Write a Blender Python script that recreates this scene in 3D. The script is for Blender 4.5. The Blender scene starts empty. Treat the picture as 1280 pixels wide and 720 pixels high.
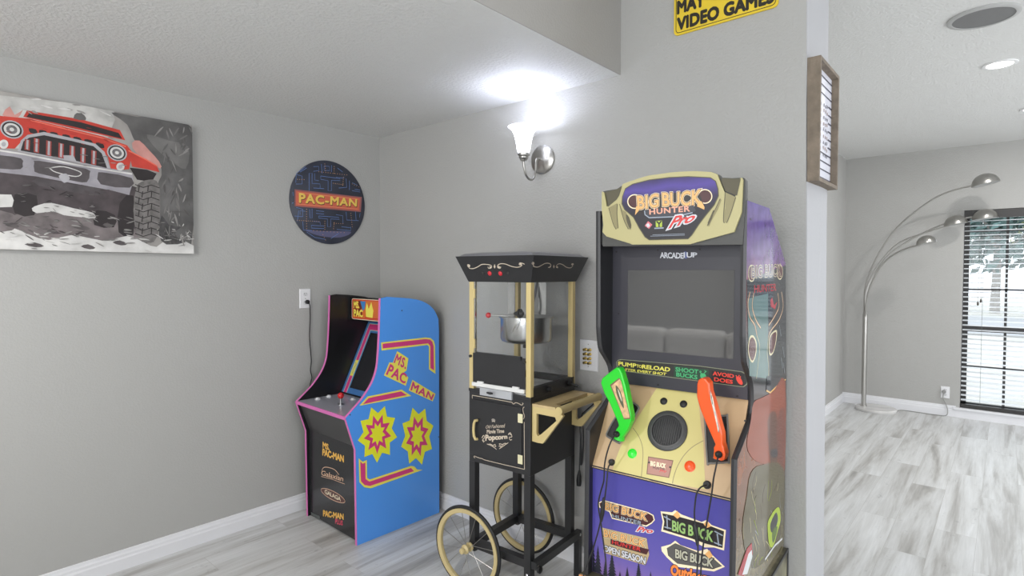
import bpy, bmesh, math, random
from mathutils import Vector, Matrix
from mathutils.geometry import tessellate_polygon
random.seed(7)
scn = bpy.context.scene
COL = scn.collection
R = math.radians

# ------------------------------------------------------------------ camera
CAM = Vector((3.32583, -2.38490, 1.5)); FPX = 705.187
YAW, PITCH, ROLL = 0.719118, 0.0280575, 0.00173044
A_ = Vector((-math.sin(YAW)*math.cos(PITCH), math.cos(YAW)*math.cos(PITCH), -math.sin(PITCH)))
r_ = Vector((math.cos(YAW), math.sin(YAW), 0)); u_ = r_.cross(A_)
RT = math.cos(ROLL)*r_ + math.sin(ROLL)*u_; UP = -math.sin(ROLL)*r_ + math.cos(ROLL)*u_
cam_d = bpy.data.cameras.new('camera'); cam = bpy.data.objects.new('camera', cam_d); COL.objects.link(cam)
cam_d.sensor_fit = 'HORIZONTAL'; cam_d.sensor_width = 36.0; cam_d.lens = FPX/1280*36.0; cam_d.clip_start = .05
cam.matrix_world = Matrix(((RT.x, UP.x, -A_.x, CAM.x), (RT.y, UP.y, -A_.y, CAM.y), (RT.z, UP.z, -A_.z, CAM.z), (0, 0, 0, 1)))
scn.camera = cam

# ------------------------------------------------------------------ look, sky, large lights
scn.view_settings.view_transform = 'Standard'; scn.view_settings.look = 'None'
scn.view_settings.gamma = 1.0; scn.view_settings.use_curve_mapping = False
scn.view_settings.exposure = 0.0
wd = bpy.data.worlds.new('sky'); scn.world = wd; wd.use_nodes = True
bg = wd.node_tree.nodes['Background']; bg.inputs[0].default_value = (.86, .93, 1.0, 1); bg.inputs[1].default_value = 2.0

def area(name, loc, size, power, aim, color=(1, 1, 1), shape='RECTANGLE'):
    l = bpy.data.lights.new(name, 'AREA'); l.shape = shape; l.size = size[0]; l.size_y = size[1]
    l.energy = power; l.color = color
    o = bpy.data.objects.new(name, l); COL.objects.link(o); o.location = loc
    o.rotation_euler = Vector(aim).to_track_quat('-Z', 'Y').to_euler()
    return o
# area lamps added as fill at the unseen openings, rear and right wall
area('fill_rear', (3.45, -5.97, 1.45), (3.8, 2.1), 112, (-.15, 1, .03), (.985, .99, 1.0))
area('fill_right', (5.97, -2.2, 1.4), (3.6, 2.0), 36, (-1, 0, .03), (.985, .99, 1.0))
area('fill_dining', (5.97, 2.6, 1.4), (2.6, 2.0), 60, (-1, 0, 0), (.985, .99, 1.0))

# ------------------------------------------------------------------ helpers
def S(r, g, b, k=1.0):
    f = lambda c: (c/12.92 if c <= .04045 else ((c+.055)/1.055)**2.4)
    return (f(r/255)*k, f(g/255)*k, f(b/255)*k, 1)

_m = {}
def mat(name, col, rough=.5, metal=0, bump=0, bscale=80, var=0, vscale=6, coat=0, emit=0, spec=None):
    if name in _m: return _m[name]
    m = bpy.data.materials.new(name); m.use_nodes = True; nt = m.node_tree; b = nt.nodes['Principled BSDF']
    c = S(*col) if max(col) > 1.001 else (*col, 1)
    b.inputs['Base Color'].default_value = c; b.inputs['Roughness'].default_value = rough; b.inputs['Metallic'].default_value = metal
    if coat: b.inputs['Coat Weight'].default_value = coat; b.inputs['Coat Roughness'].default_value = .08
    if spec is not None: b.inputs['Specular IOR Level'].default_value = spec
    if emit: b.inputs['Emission Color'].default_value = c; b.inputs['Emission Strength'].default_value = emit
    tc = nt.nodes.new('ShaderNodeTexCoord')
    if bump:
        n = nt.nodes.new('ShaderNodeTexNoise'); n.inputs['Scale'].default_value = bscale; n.inputs['Detail'].default_value = 3
        bp = nt.nodes.new('ShaderNodeBump'); bp.inputs['Strength'].default_value = bump; bp.inputs['Distance'].default_value = .01
        nt.links.new(tc.outputs['Object'], n.inputs['Vector']); nt.links.new(n.outputs['Fac'], bp.inputs['Height']); nt.links.new(bp.outputs['Normal'], b.inputs['Normal'])
    if var:
        n = nt.nodes.new('ShaderNodeTexNoise'); n.inputs['Scale'].default_value = vscale; n.inputs['Detail'].default_value = 5
        rp = nt.nodes.new('ShaderNodeValToRGB'); rp.color_ramp.elements[0].position = .3; rp.color_ramp.elements[1].position = .7
        rp.color_ramp.elements[0].color = (c[0]*(1-var), c[1]*(1-var), c[2]*(1-var), 1); rp.color_ramp.elements[1].color = (min(1, c[0]*(1+var)), min(1, c[1]*(1+var)), min(1, c[2]*(1+var)), 1)
        nt.links.new(tc.outputs['Object'], n.inputs['Vector']); nt.links.new(n.outputs['Fac'], rp.inputs['Fac']); nt.links.new(rp.outputs['Color'], b.inputs['Base Color'])
    _m[name] = m; return m

def gradmat(name, stops, lo, hi, axis='Z', rough=.4, dist=.15, nscale=4, coat=0, mott=0, mscale=30):
    """printed artwork: colours run along an axis of the object between lo and hi, broken up by noise"""
    m = bpy.data.materials.new(name); m.use_nodes = True; nt = m.node_tree; b = nt.nodes['Principled BSDF']; L = nt.links.new
    tc = nt.nodes.new('ShaderNodeTexCoord'); sp = nt.nodes.new('ShaderNodeSeparateXYZ'); L(tc.outputs['Object'], sp.inputs[0])
    mr = nt.nodes.new('ShaderNodeMapRange'); mr.inputs[1].default_value = lo; mr.inputs[2].default_value = hi; L(sp.outputs[axis], mr.inputs[0])
    n = nt.nodes.new('ShaderNodeTexNoise'); n.inputs['Scale'].default_value = nscale; n.inputs['Detail'].default_value = 6; L(tc.outputs['Object'], n.inputs['Vector'])
    ma = nt.nodes.new('ShaderNodeMath'); ma.operation = 'MULTIPLY_ADD'; ma.inputs[1].default_value = dist*2; L(n.outputs['Fac'], ma.inputs[0])
    sb = nt.nodes.new('ShaderNodeMath'); sb.operation = 'SUBTRACT'; sb.inputs[1].default_value = dist; L(mr.outputs[0], sb.inputs[0]); L(sb.outputs[0], ma.inputs[2])
    rp = nt.nodes.new('ShaderNodeValToRGB'); cr = rp.color_ramp
    while len(cr.elements) < len(stops): cr.elements.new(.5)
    for e, (p, c) in zip(cr.elements, stops): e.position = p; e.color = S(*c)
    L(ma.outputs[0], rp.inputs['Fac']); out = rp.outputs['Color']
    if mott:
        n2 = nt.nodes.new('ShaderNodeTexNoise'); n2.inputs['Scale'].default_value = mscale; n2.inputs['Detail'].default_value = 8; L(tc.outputs['Object'], n2.inputs['Vector'])
        r2 = nt.nodes.new('ShaderNodeValToRGB'); r2.color_ramp.elements[0].position = .35; r2.color_ramp.elements[1].position = .65
        r2.color_ramp.elements[0].color = (1-mott, 1-mott, 1-mott, 1); r2.color_ramp.elements[1].color = (1, 1, 1, 1); L(n2.outputs['Fac'], r2.inputs['Fac'])
        mx = nt.nodes.new('ShaderNodeMix'); mx.data_type = 'RGBA'; mx.blend_type = 'MULTIPLY'; mx.inputs[0].default_value = 1
        L(out, mx.inputs[6]); L(r2.outputs['Color'], mx.inputs[7]); out = mx.outputs[2]
    L(out, b.inputs['Base Color']); b.inputs['Roughness'].default_value = rough
    if coat: b.inputs['Coat Weight'].default_value = coat; b.inputs['Coat Roughness'].default_value = .1
    return m

def glassmat(name, tint=(1, 1, 1, 1), refl=.06, rough=.02):
    m = bpy.data.materials.new(name); m.use_nodes = True; nt = m.node_tree; nt.nodes.clear(); L = nt.links.new
    o = nt.nodes.new('ShaderNodeOutputMaterial'); t = nt.nodes.new('ShaderNodeBsdfTransparent'); g = nt.nodes.new('ShaderNodeBsdfGlossy'); mx = nt.nodes.new('ShaderNodeMixShader')
    f = nt.nodes.new('ShaderNodeLayerWeight'); f.inputs['Blend'].default_value = .5
    pw = nt.nodes.new('ShaderNodeMath'); pw.operation = 'POWER'; pw.inputs[1].default_value = 4; L(f.outputs['Facing'], pw.inputs[0])
    ad = nt.nodes.new('ShaderNodeMath'); ad.operation = 'MULTIPLY_ADD'; ad.inputs[1].default_value = .5; ad.inputs[2].default_value = refl*.4; L(pw.outputs[0], ad.inputs[0])
    t.inputs[0].default_value = tint; g.inputs['Roughness'].default_value = rough
    L(ad.outputs[0], mx.inputs[0]); L(t.outputs[0], mx.inputs[1]); L(g.outputs[0], mx.inputs[2]); L(mx.outputs[0], o.inputs[0])
    return m

def root_of(o):
    while o.parent: o = o.parent
    return o
def w2l(p, root):
    p = Vector(p) - root.location; a = -root.rotation_euler.z; c, s = math.cos(a), math.sin(a)
    return Vector((c*p.x - s*p.y, s*p.x + c*p.y, p.z))
def l2w(p, root):   # x right along the front, y to the back, z measured from the room's floor
    a = root.rotation_euler.z; c, s = math.cos(a), math.sin(a)
    return Vector((c*p[0] - s*p[1] + root.location.x, s*p[0] + c*p[1] + root.location.y, p[2]))

def thing(name, label, cat, loc=(0, 0, 0), yaw=0, group=None):
    o = bpy.data.objects.new(name, None); COL.objects.link(o); o.empty_display_size = .1
    o.location = loc; o.rotation_euler = (0, 0, yaw); o['label'] = label; o['category'] = cat
    if group: o['group'] = group
    return o
def tag(o, label, cat, group=None):
    o['label'] = label; o['category'] = cat
    if group: o['group'] = group
    return o

class MB:
    def __init__(s): s.v = []; s.f = []; s.m = []; s.mats = []
    def mi(s, m):
        if m is None: return 0
        if m not in s.mats: s.mats.append(m)
        return s.mats.index(m)
    def add(s, vs, fs, m=None):
        b = len(s.v); s.v += [Vector(p) for p in vs]; k = s.mi(m)
        for f in fs: s.f.append([b+i for i in f]); s.m.append(k)
        return s
    def box(s, x0, x1, y0, y1, z0, z1, m=None):
        vs = [(x, y, z) for z in (z0, z1) for y in (y0, y1) for x in (x0, x1)]
        return s.add(vs, [(0, 2, 3, 1), (4, 5, 7, 6), (0, 1, 5, 4), (2, 6, 7, 3), (0, 4, 6, 2), (1, 3, 7, 5)], m)
    def hexa(s, b4, t4, m=None):
        return s.add(list(b4)+list(t4), [(3, 2, 1, 0), (4, 5, 6, 7), (0, 1, 5, 4), (1, 2, 6, 5), (2, 3, 7, 6), (3, 0, 4, 7)], m)
    def bar(s, a, b, w, h=None, m=None, up=(0, 0, 1)):
        a = Vector(a); b = Vector(b); h = h or w; d = (b-a).normalized(); upv = Vector(up)
        if abs(d.dot(upv)) > .99: upv = Vector((0, 1, 0))
        x = d.cross(upv).normalized()*w/2; y = x.cross(d).normalized()*h/2
        c = [-x-y, x-y, x+y, -x+y]
        return s.hexa([a+k for k in c], [b+k for k in c], m)
    def prism(s, pts, ext, m=None):
        """pts: a closed outline (3D points), ext: extrusion vector"""
        pts = [Vector(p) for p in pts]; n = len(pts); e = Vector(ext)
        tr = tessellate_polygon([pts])
        fs = [list(t) for t in tr] + [[i+n for i in reversed(t)] for t in tr]
        fs += [(i, (i+1) % n, (i+1) % n+n, i+n) for i in range(n)]
        return s.add(pts + [p+e for p in pts], fs, m)
    def loft(s, rings, m=None, cap=True, closed=True):
        n = len(rings[0]); vs = [p for r in rings for p in r]; fs = []
        for k in range(len(rings)-1):
            for i in range(n if closed else n-1):
                j = (i+1) % n; fs.append((k*n+i, k*n+j, (k+1)*n+j, (k+1)*n+i))
        if cap: fs.append(tuple(reversed(range(n)))); fs.append(tuple((len(rings)-1)*n+i for i in range(n)))
        return s.add(vs, fs, m)
    def tube(s, path, r, n=8, m=None, cap=True):
        path = [Vector(p) for p in path]; rings = []; prev = None
        for i, p in enumerate(path):
            d = (path[min(i+1, len(path)-1)] - path[max(i-1, 0)]).normalized()
            if prev is None:
                t = Vector((0, 0, 1)) if abs(d.z) < .9 else Vector((1, 0, 0)); x = d.cross(t).normalized()
            else: x = (prev - d*prev.dot(d)).normalized()
            prev = x; y = d.cross(x); rr = r[i] if isinstance(r, (list, tuple)) else r
            rings.append([p + rr*(math.cos(2*math.pi*k/n)*x + math.sin(2*math.pi*k/n)*y) for k in range(n)])
        return s.loft(rings, m, cap)
    def lathe(s, prof, c, axis=(0, 0, 1), n=32, m=None, cap=True, sx=1.0):
        c = Vector(c); a = Vector(axis).normalized(); t = Vector((1, 0, 0)) if abs(a.x) < .9 else Vector((0, 1, 0))
        x = (t - a*t.dot(a)).normalized(); y = a.cross(x)
        return s.loft([[c + a*h + r*(math.cos(2*math.pi*k/n)*x*sx + math.sin(2*math.pi*k/n)*y) for k in range(n)] for r, h in prof], m, cap)
    def torus(s, c, R_, r, axis, n=40, k=10, m=None, sq=1.0):
        c = Vector(c); a = Vector(axis).normalized(); t = Vector((1, 0, 0)) if abs(a.x) < .9 else Vector((0, 1, 0))
        x = (t - a*t.dot(a)).normalized(); y = a.cross(x); rings = []
        for i in range(n+1):
            d = math.cos(2*math.pi*i/n)*x + math.sin(2*math.pi*i/n)*y
            rings.append([c + d*(R_ + r*math.cos(2*math.pi*j/k)) + a*r*sq*math.sin(2*math.pi*j/k) for j in range(k)])
        return s.loft(rings, m, False)
    def sphere(s, c, r, n=16, m=None, sz=1.0):
        k = n//2
        return s.lathe([(max(r*math.sin(math.pi*i/k), 1e-5), -r*sz*math.cos(math.pi*i/k)) for i in range(k+1)], c, (0, 0, 1), n, m, False)
    def build(s, name, m=None, parent=None, space='local', smooth=False, bevel=0, label=None, seg=2):
        me = bpy.data.meshes.new(name); o = bpy.data.objects.new(name, me); COL.objects.link(o)
        vs = s.v
        if parent is not None:
            root = root_of(parent)
            if space == 'world': vs = [w2l(p, root) for p in vs]
            else: vs = [p - Vector((0, 0, root.location.z)) for p in vs]
            o.parent = parent
        me.from_pydata([tuple(p) for p in vs], [], s.f)
        mats = list(s.mats)
        if not mats: mats = [m]
        for x in mats: me.materials.append(x)
        if len(mats) > 1: me.polygons.foreach_set('material_index', s.m)
        if smooth:
            me.polygons.foreach_set('use_smooth', [True]*len(me.polygons))
        bm = bmesh.new(); bm.from_mesh(me)
        if smooth: bmesh.ops.remove_doubles(bm, verts=bm.verts, dist=1e-6)
        bmesh.ops.recalc_face_normals(bm, faces=bm.faces); bm.to_mesh(me); bm.free()
        if smooth:
            try: me.set_sharp_from_angle(angle=R(40))
            except Exception: pass
        if bevel:
            b = o.modifiers.new('bevel', 'BEVEL'); b.width = bevel; b.segments = seg; b.limit_method = 'ANGLE'; b.angle_limit = R(40)
        if label: o['label'] = label
        return o

def struct(name, mb, m, **k):
    o = mb.build(name, m, **k); o['kind'] = 'structure'; return o

def spline(P, n=6, closed=False):
    P = [Vector(p) for p in P]; out = []; N = len(P)
    for i in range(N if closed else N-1):
        p0 = P[(i-1) % N] if closed or i else P[0]; p1 = P[i]; p2 = P[(i+1) % N]; p3 = P[(i+2) % N] if closed or i+2 < N else P[-1]
        for k in range(n):
            t = k/n
            out.append(.5*((2*p1) + (p2-p0)*t + (2*p0-5*p1+4*p2-p3)*t*t + (3*p1-p0-3*p2+p3)*t**3))
    if not closed: out.append(P[-1])
    return out

# ---- a surveyed photo point becomes a point on a real plane of the place
def ray(px, py):
    return (A_*FPX + RT*(px-640) - UP*(py-360))
def on(px, py, P0, n):
    d = ray(px, py); n = Vector(n); return CAM + d*((Vector(P0)-CAM).dot(n)/d.dot(n))
def crop(x0, y0, s):
    return lambda *pts: [(x0+a/s, y0+b/s) for a, b in pts]

_glyph = {}
def glyphs(txt, bold=0.0, space=1.0, shear=0.0):
    k = (txt, bold, space, shear)
    if k in _glyph: return _glyph[k]
    cu = bpy.data.curves.new('lettering', 'FONT'); cu.body = txt; stack = bold > .012 and any(q in txt for q in 'MWmw'); cu.offset = 0 if stack else bold; cu.space_character = space; cu.shear = shear; cu.resolution_u = 3
    o = bpy.data.objects.new('lettering', cu); COL.objects.link(o)
    dg = bpy.context.evaluated_depsgraph_get(); dg.update(); me = o.evaluated_get(dg).to_mesh()
    vs = [(v.co.x, v.co.y) for v in me.vertices]; fs = [tuple(p.vertices) for p in me.polygons]
    o.evaluated_get(dg).to_mesh_clear(); bpy.data.objects.remove(o); bpy.data.curves.remove(cu)
    vs = [(x, y, 0) for x, y in vs]
    if stack:                                                # heavier strokes: the letters laid over themselves all round
        V0, F0 = vs, fs; vs, fs = list(V0), list(F0)
        for q in range(6):
            dx, dy = bold*math.cos((q+.5)*math.pi/3), bold*math.sin((q+.5)*math.pi/3)
            fs += [tuple(i+len(vs) for i in f) for f in F0]; vs += [(x+dx, y+dy, q+1) for x, y, _ in V0]
    _glyph[k] = (vs, fs); return _glyph[k]

class Art:
    """flat printed artwork, lettering and marks lying on a real surface; every call is one layer of ink"""
    def __init__(s, P0, n, off=.0004, step=.00002, clip=()):
        s.clip = [(Vector(a), Vector(b)) for a, b in clip]
        s.P0 = Vector(P0); s.n = Vector(n).normalized(); s.off = off; s.step = step; s.mb = MB()
    def pt(s, p): return on(p[0], p[1], s.P0, s.n) if len(p) == 2 else Vector(p)
    def lay(s): s.off += s.step; return s.n*s.off
    def poly(s, pts, m, curve=0):
        P = [s.pt(p) for p in pts]
        if curve: P = spline(P, curve, True)
        o = s.lay(); tr = tessellate_polygon([P]); s.mb.add([p+o for p in P], [list(t) for t in tr], m); return s
    def line(s, pts, w, m, closed=False, curve=0):
        P = [s.pt(p) for p in pts]
        if curve: P = spline(P, curve, closed)
        o = s.lay(); N = len(P); vs = []
        for i in range(N):
            a = P[(i-1) % N] if closed or i else P[0]; b = P[(i+1) % N] if closed or i < N-1 else P[-1]
            d = (b-a); d = d.normalized() if d.length > 1e-9 else Vector((1, 0, 0)); q = s.n.cross(d)*w/2
            vs += [P[i]+q+o, P[i]-q+o]
        fs = [(2*i, 2*i+1, 2*((i+1) % N)+1, 2*((i+1) % N)) for i in range(N if closed else N-1)]
        s.mb.add(vs, fs, m); return s
    def disc(s, c, r, m, n=28, ry=None, ring=0):
        c = s.pt(c); x = s.n.cross(Vector((0, 0, 1))).normalized()*-1; y = s.n.cross(x)*1; ry = ry or r
        P = [c + x*r*math.cos(2*math.pi*k/n) + y*ry*math.sin(2*math.pi*k/n) for k in range(n)]
        if ring: return s.line(P, ring, m, True)
        return s.poly(P, m)
    def text(s, txt, quad, m, bold=0.0, space=1.0, shear=0.0, arch=0, ref=None):
        """quad: the four corners TL, TR, BR, BL that the lettering fills"""
        vs, fs = glyphs(txt, bold, space, shear)
        rv = glyphs(txt, 0 if ref is None else ref, space, shear)[0]
        x0 = min(v[0] for v in rv); x1 = max(v[0] for v in rv); y0 = min(v[1] for v in rv); y1 = max(v[1] for v in rv)
        tl, tr, br, bl = [s.pt(p) for p in quad]; o = s.lay(); P = []
        for a, b, lv in vs:
            a = (a-x0)/(x1-x0); b = (b-y0)/(y1-y0); b += arch*4*a*(1-a)
            P.append(((bl*(1-a)+br*a)*(1-b) + (tl*(1-a)+tr*a)*b) + o + s.n*(lv*.00002))
        s.off += .00002*max(v[2] for v in vs)
        s.mb.add(P, fs, m); return s
    def build(s, name, parent=None, label=None):
        if s.clip:                                           # ink ends at the edge of the sheet it is printed on
            src = s.mb; s.mb = MB(); s.mb.mats = src.mats
            for f, k in zip(src.f, src.m):
                P = [src.v[i] for i in f]
                for a, n in s.clip:
                    Q = []
                    for i, p in enumerate(P):
                        q = P[i-1]; dp = (p-a).dot(n); dq = (q-a).dot(n)
                        if (dp >= 0) != (dq >= 0): Q.append(q + (p-q)*(dq/(dq-dp)))
                        if dp >= 0: Q.append(p)
                    P = Q
                    if len(P) < 3: break
                if len(P) >= 3: s.mb.add(P, [tuple(range(len(P)))]); s.mb.m[-1] = k
        o = s.mb.build(name, None, parent, 'world' if parent else 'local', label=label)
        return o
# ------------------------------------------------------------------ the room
def plank_floor():
    m = bpy.data.materials.new('grey_wood_planks'); m.use_nodes = True; nt = m.node_tree; b = nt.nodes['Principled BSDF']; L = nt.links.new; N = nt.nodes.new
    tc = N('ShaderNodeTexCoord'); mp = N('ShaderNodeMapping'); mp.inputs['Rotation'].default_value = (0, 0, R(90)); L(tc.outputs['Object'], mp.inputs[0])
    br = N('ShaderNodeTexBrick'); br.inputs['Scale'].default_value = 1; br.inputs['Brick Width'].default_value = 1.25; br.inputs['Row Height'].default_value = .19
    br.inputs['Mortar Size'].default_value = .0009; br.inputs['Mortar Smooth'].default_value = .3; br.offset = .37
    br.inputs['Color1'].default_value = (0, 0, 0, 1); br.inputs['Color2'].default_value = (1, 1, 1, 1); br.inputs['Mortar'].default_value = (.5, .5, .5, 1); L(mp.outputs[0], br.inputs[0])
    # grain: noise drawn out along the planks, shifted from plank to plank
    m2 = N('ShaderNodeMapping'); m2.inputs['Scale'].default_value = (7.5, .55, 1); L(tc.outputs['Object'], m2.inputs[0])
    ad = N('ShaderNodeVectorMath'); ad.operation = 'MULTIPLY_ADD'; ad.inputs[1].default_value = (3, 2.2, 0); L(br.outputs['Color'], ad.inputs[0]); L(m2.outputs[0], ad.inputs[2])
    n1 = N('ShaderNodeTexNoise'); n1.inputs['Scale'].default_value = 1.2; n1.inputs['Detail'].default_value = 9; n1.inputs['Roughness'].default_value = .62; n1.inputs['Distortion'].default_value = .45; L(ad.outputs[0], n1.inputs[0])
    m3 = N('ShaderNodeMapping'); m3.inputs['Scale'].default_value = (60, 3, 1); L(tc.outputs['Object'], m3.inputs[0])
    n2 = N('ShaderNodeTexNoise'); n2.inputs['Scale'].default_value = 1.6; n2.inputs['Detail'].default_value = 6; L(m3.outputs[0], n2.inputs[0])
    rp = N('ShaderNodeValToRGB'); cr = rp.color_ramp; cr.elements.new(.5); cr.elements.new(.6)
    for e, (p, c) in zip(cr.elements, [(.27, (140, 138, 135)), (.40, (182, 180, 177)), (.5, (209, 209, 208)), (.68, (229, 230, 231))]): e.position = p; e.color = S(*c)
    L(n1.outputs['Fac'], rp.inputs[0])
    r2 = N('ShaderNodeValToRGB'); r2.color_ramp.elements[0].position = .3; r2.color_ramp.elements[0].color = (.86, .86, .86, 1); r2.color_ramp.elements[1].position = .65; L(n2.outputs['Fac'], r2.inputs[0])
    x1 = N('ShaderNodeMix'); x1.data_type = 'RGBA'; x1.blend_type = 'MULTIPLY'; x1.inputs[0].default_value = .7; L(rp.outputs[0], x1.inputs[6]); L(r2.outputs[0], x1.inputs[7])
    r3 = N('ShaderNodeValToRGB'); r3.color_ramp.elements[0].color = (.95, .95, .95, 1); r3.color_ramp.elements[1].color = (1.02, 1.02, 1.02, 1); L(br.outputs['Color'], r3.inputs[0])
    x2 = N('ShaderNodeMix'); x2.data_type = 'RGBA'; x2.blend_type = 'MULTIPLY'; x2.inputs[0].default_value = 1; L(x1.outputs[2], x2.inputs[6]); L(r3.outputs[0], x2.inputs[7])
    x3 = N('ShaderNodeMix'); x3.data_type = 'RGBA'; x3.inputs[7].default_value = S(178, 176, 173); L(br.outputs['Fac'], x3.inputs[0]); L(x2.outputs[2], x3.inputs[6])
    # small darker knots and scuffs across the grain
    m4 = N('ShaderNodeMapping'); m4.inputs['Scale'].default_value = (9, 5, 1); L(tc.outputs['Object'], m4.inputs[0])
    n4 = N('ShaderNodeTexNoise'); n4.inputs['Scale'].default_value = 1.5; n4.inputs['Detail'].default_value = 8; n4.inputs['Roughness'].default_value = .75; L(m4.outputs[0], n4.inputs[0])
    r4 = N('ShaderNodeValToRGB'); r4.color_ramp.elements[0].position = .30; r4.color_ramp.elements[0].color = (.62, .62, .63, 1); r4.color_ramp.elements[1].position = .40; r4.color_ramp.elements[1].color = (1, 1, 1, 1); L(n4.outputs['Fac'], r4.inputs[0])
    x4 = N('ShaderNodeMix'); x4.data_type = 'RGBA'; x4.blend_type = 'MULTIPLY'; x4.inputs[0].default_value = 1; L(x3.outputs[2], x4.inputs[6]); L(r4.outputs[0], x4.inputs[7]); x3 = x4
    L(x3.outputs[2], b.inputs['Base Color']); b.inputs['Roughness'].default_value = .34; b.inputs['Specular IOR Level'].default_value = .45
    bp = N('ShaderNodeBump'); bp.inputs['Strength'].default_value = .06; L(n2.outputs['Fac'], bp.inputs['Height']); L(bp.outputs[0], b.inputs['Normal'])
    return m

def wallmat(name, col, strength=.2, scale=95):
    m = mat(name, col, .62, 0); nt = m.node_tree; b = nt.nodes['Principled BSDF']; L = nt.links.new; N = nt.nodes.new
    tc = N('ShaderNodeTexCoord'); n = N('ShaderNodeTexNoise'); n.inputs['Scale'].default_value = scale; n.inputs['Detail'].default_value = 4; L(tc.outputs['Object'], n.inputs[0])
    rp = N('ShaderNodeValToRGB'); rp.color_ramp.elements[0].position = .38; rp.color_ramp.elements[1].position = .62; L(n.outputs['Fac'], rp.inputs[0])
    bp = N('ShaderNodeBump'); bp.inputs['Strength'].default_value = strength; bp.inputs['Distance'].default_value = .006; L(rp.outputs[0], bp.inputs['Height']); L(bp.outputs[0], b.inputs['Normal'])
    return m
WALL = wallmat('orange_peel_greige_paint', (172, 171, 168)); CEIL = wallmat('textured_ceiling_paint', (216, 216, 214), .3, 70)
ENDP = wallmat('smooth_end_paint', (178, 178, 181), .06)
TRIM = mat('white_trim_paint', (226, 226, 229), .35, var=.02)
XS = 1.92; CH = 2.80; LC = 2.44; YF = 5.06
fl = MB().box(-.2, 6.2, -6.2, YF+.2, -.1, 0); struct('floor', fl, plank_floor())
struct('wall_left', MB().box(-.15, 0, -6.2, .3, -.02, CH), wallmat('light_texture_greige_paint', (172, 171, 168), .1))
wb = MB(); e0, e1 = 2.765, 2.727
wb.hexa([(0, 0, -.02), (e0, 0, -.02), (e0-.005, .295, -.02), (0, .295, -.02)], [(0, 0, CH), (e1, 0, CH), (e1+.012, .295, CH), (0, .295, CH)])
struct('wall_back', wb, WALL)
we = MB(); we.hexa([(e0-.002, .002, 0), (e0+.003, .002, 0), (e0-.002, .295, 0), (e0-.007, .295, 0)], [(e1-.002, .002, CH), (e1+.003, .002, CH), (e1+.015, .295, CH), (e1+.01, .295, CH)])
struct('trim_1', we, ENDP)
struct('wall_far_left', MB().box(XS-.15, XS, .295, YF+.15, -.02, CH), WALL)
WIN = [(2.99, 3.95), (4.55, 5.5)]; wz0, wz1 = .105, 2.14
wf = MB(); xs = [XS-.15, WIN[0][0], WIN[0][1], WIN[1][0], WIN[1][1], 6.15]
for k in range(5):
    if k in (1, 3):
        wf.box(xs[k], xs[k+1], YF, YF+.14, -.02, wz0); wf.box(xs[k], xs[k+1], YF, YF+.14, wz1, CH)
    else: wf.box(xs[k], xs[k+1], YF, YF+.14, -.02, CH)
struct('wall_far', wf, WALL)
# the half of the room behind the camera: walls with wide openings added to let light in
def holed(axis, at, th, a0, a1, holes, z0, z1):
    b = MB(); cuts = [a0] + [q for h in holes for q in h] + [a1]
    def bx(p, q, lo, hi):
        if axis == 'y': b.box(p, q, at, at+th, lo, hi)
        else: b.box(at, at+th, p, q, lo, hi)
    for k in range(len(cuts)-1):
        if k % 2: bx(cuts[k], cuts[k+1], -.02, z0); bx(cuts[k], cuts[k+1], z1, CH)
        else: bx(cuts[k], cuts[k+1], -.02, CH)
    return b
struct('wall_rear', holed('y', -6.15, .15, -.15, 6.15, [(1.5, 5.4)], .35, 2.55), WALL)
struct('wall_right', holed('x', 6.0, .15, -6.15, YF+.15, [(-4.1, -.3), (1.2, 4.0)], .35, 2.45), WALL)
struct('ceiling', MB().box(XS+.001, 6.2, -6.2, YF+.2, CH, CH+.15), CEIL)
struct('ceiling_soffit', MB().box(-.15, XS, -6.2, 0, LC, CH+.15), CEIL)
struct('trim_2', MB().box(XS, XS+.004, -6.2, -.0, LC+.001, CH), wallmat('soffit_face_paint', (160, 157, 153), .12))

def baseboard(name, a, b, n, h=.098, th=.016):
    """moulded skirting from a to b; n points into the room"""
    a = Vector((*a, 0)); b = Vector((*b, 0)); n = Vector((*n, 0)); prof = [(0, 0), (th, 0), (th, h*.58), (th*.72, h*.66), (th*.72, h*.78), (th*.45, h*.86), (th*.4, h*.97), (0, h)]
    P = [a + n*d + Vector((0, 0, z)) for d, z in prof]; struct(name, MB().prism(P, b-a), TRIM)
baseboard('baseboard_left', (.0, -6), (.0, 0), (1, 0))
baseboard('baseboard_back', (0, 0), (2.74, 0), (0, -1))
baseboard('baseboard_far_left', (XS, .3), (XS, YF), (1, 0), .1)
baseboard('baseboard_far', (XS, YF), (2.96, YF), (0, -1), .115)
baseboard('baseboard_right', (5.52, YF), (6, YF), (0, -1), .115)

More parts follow.
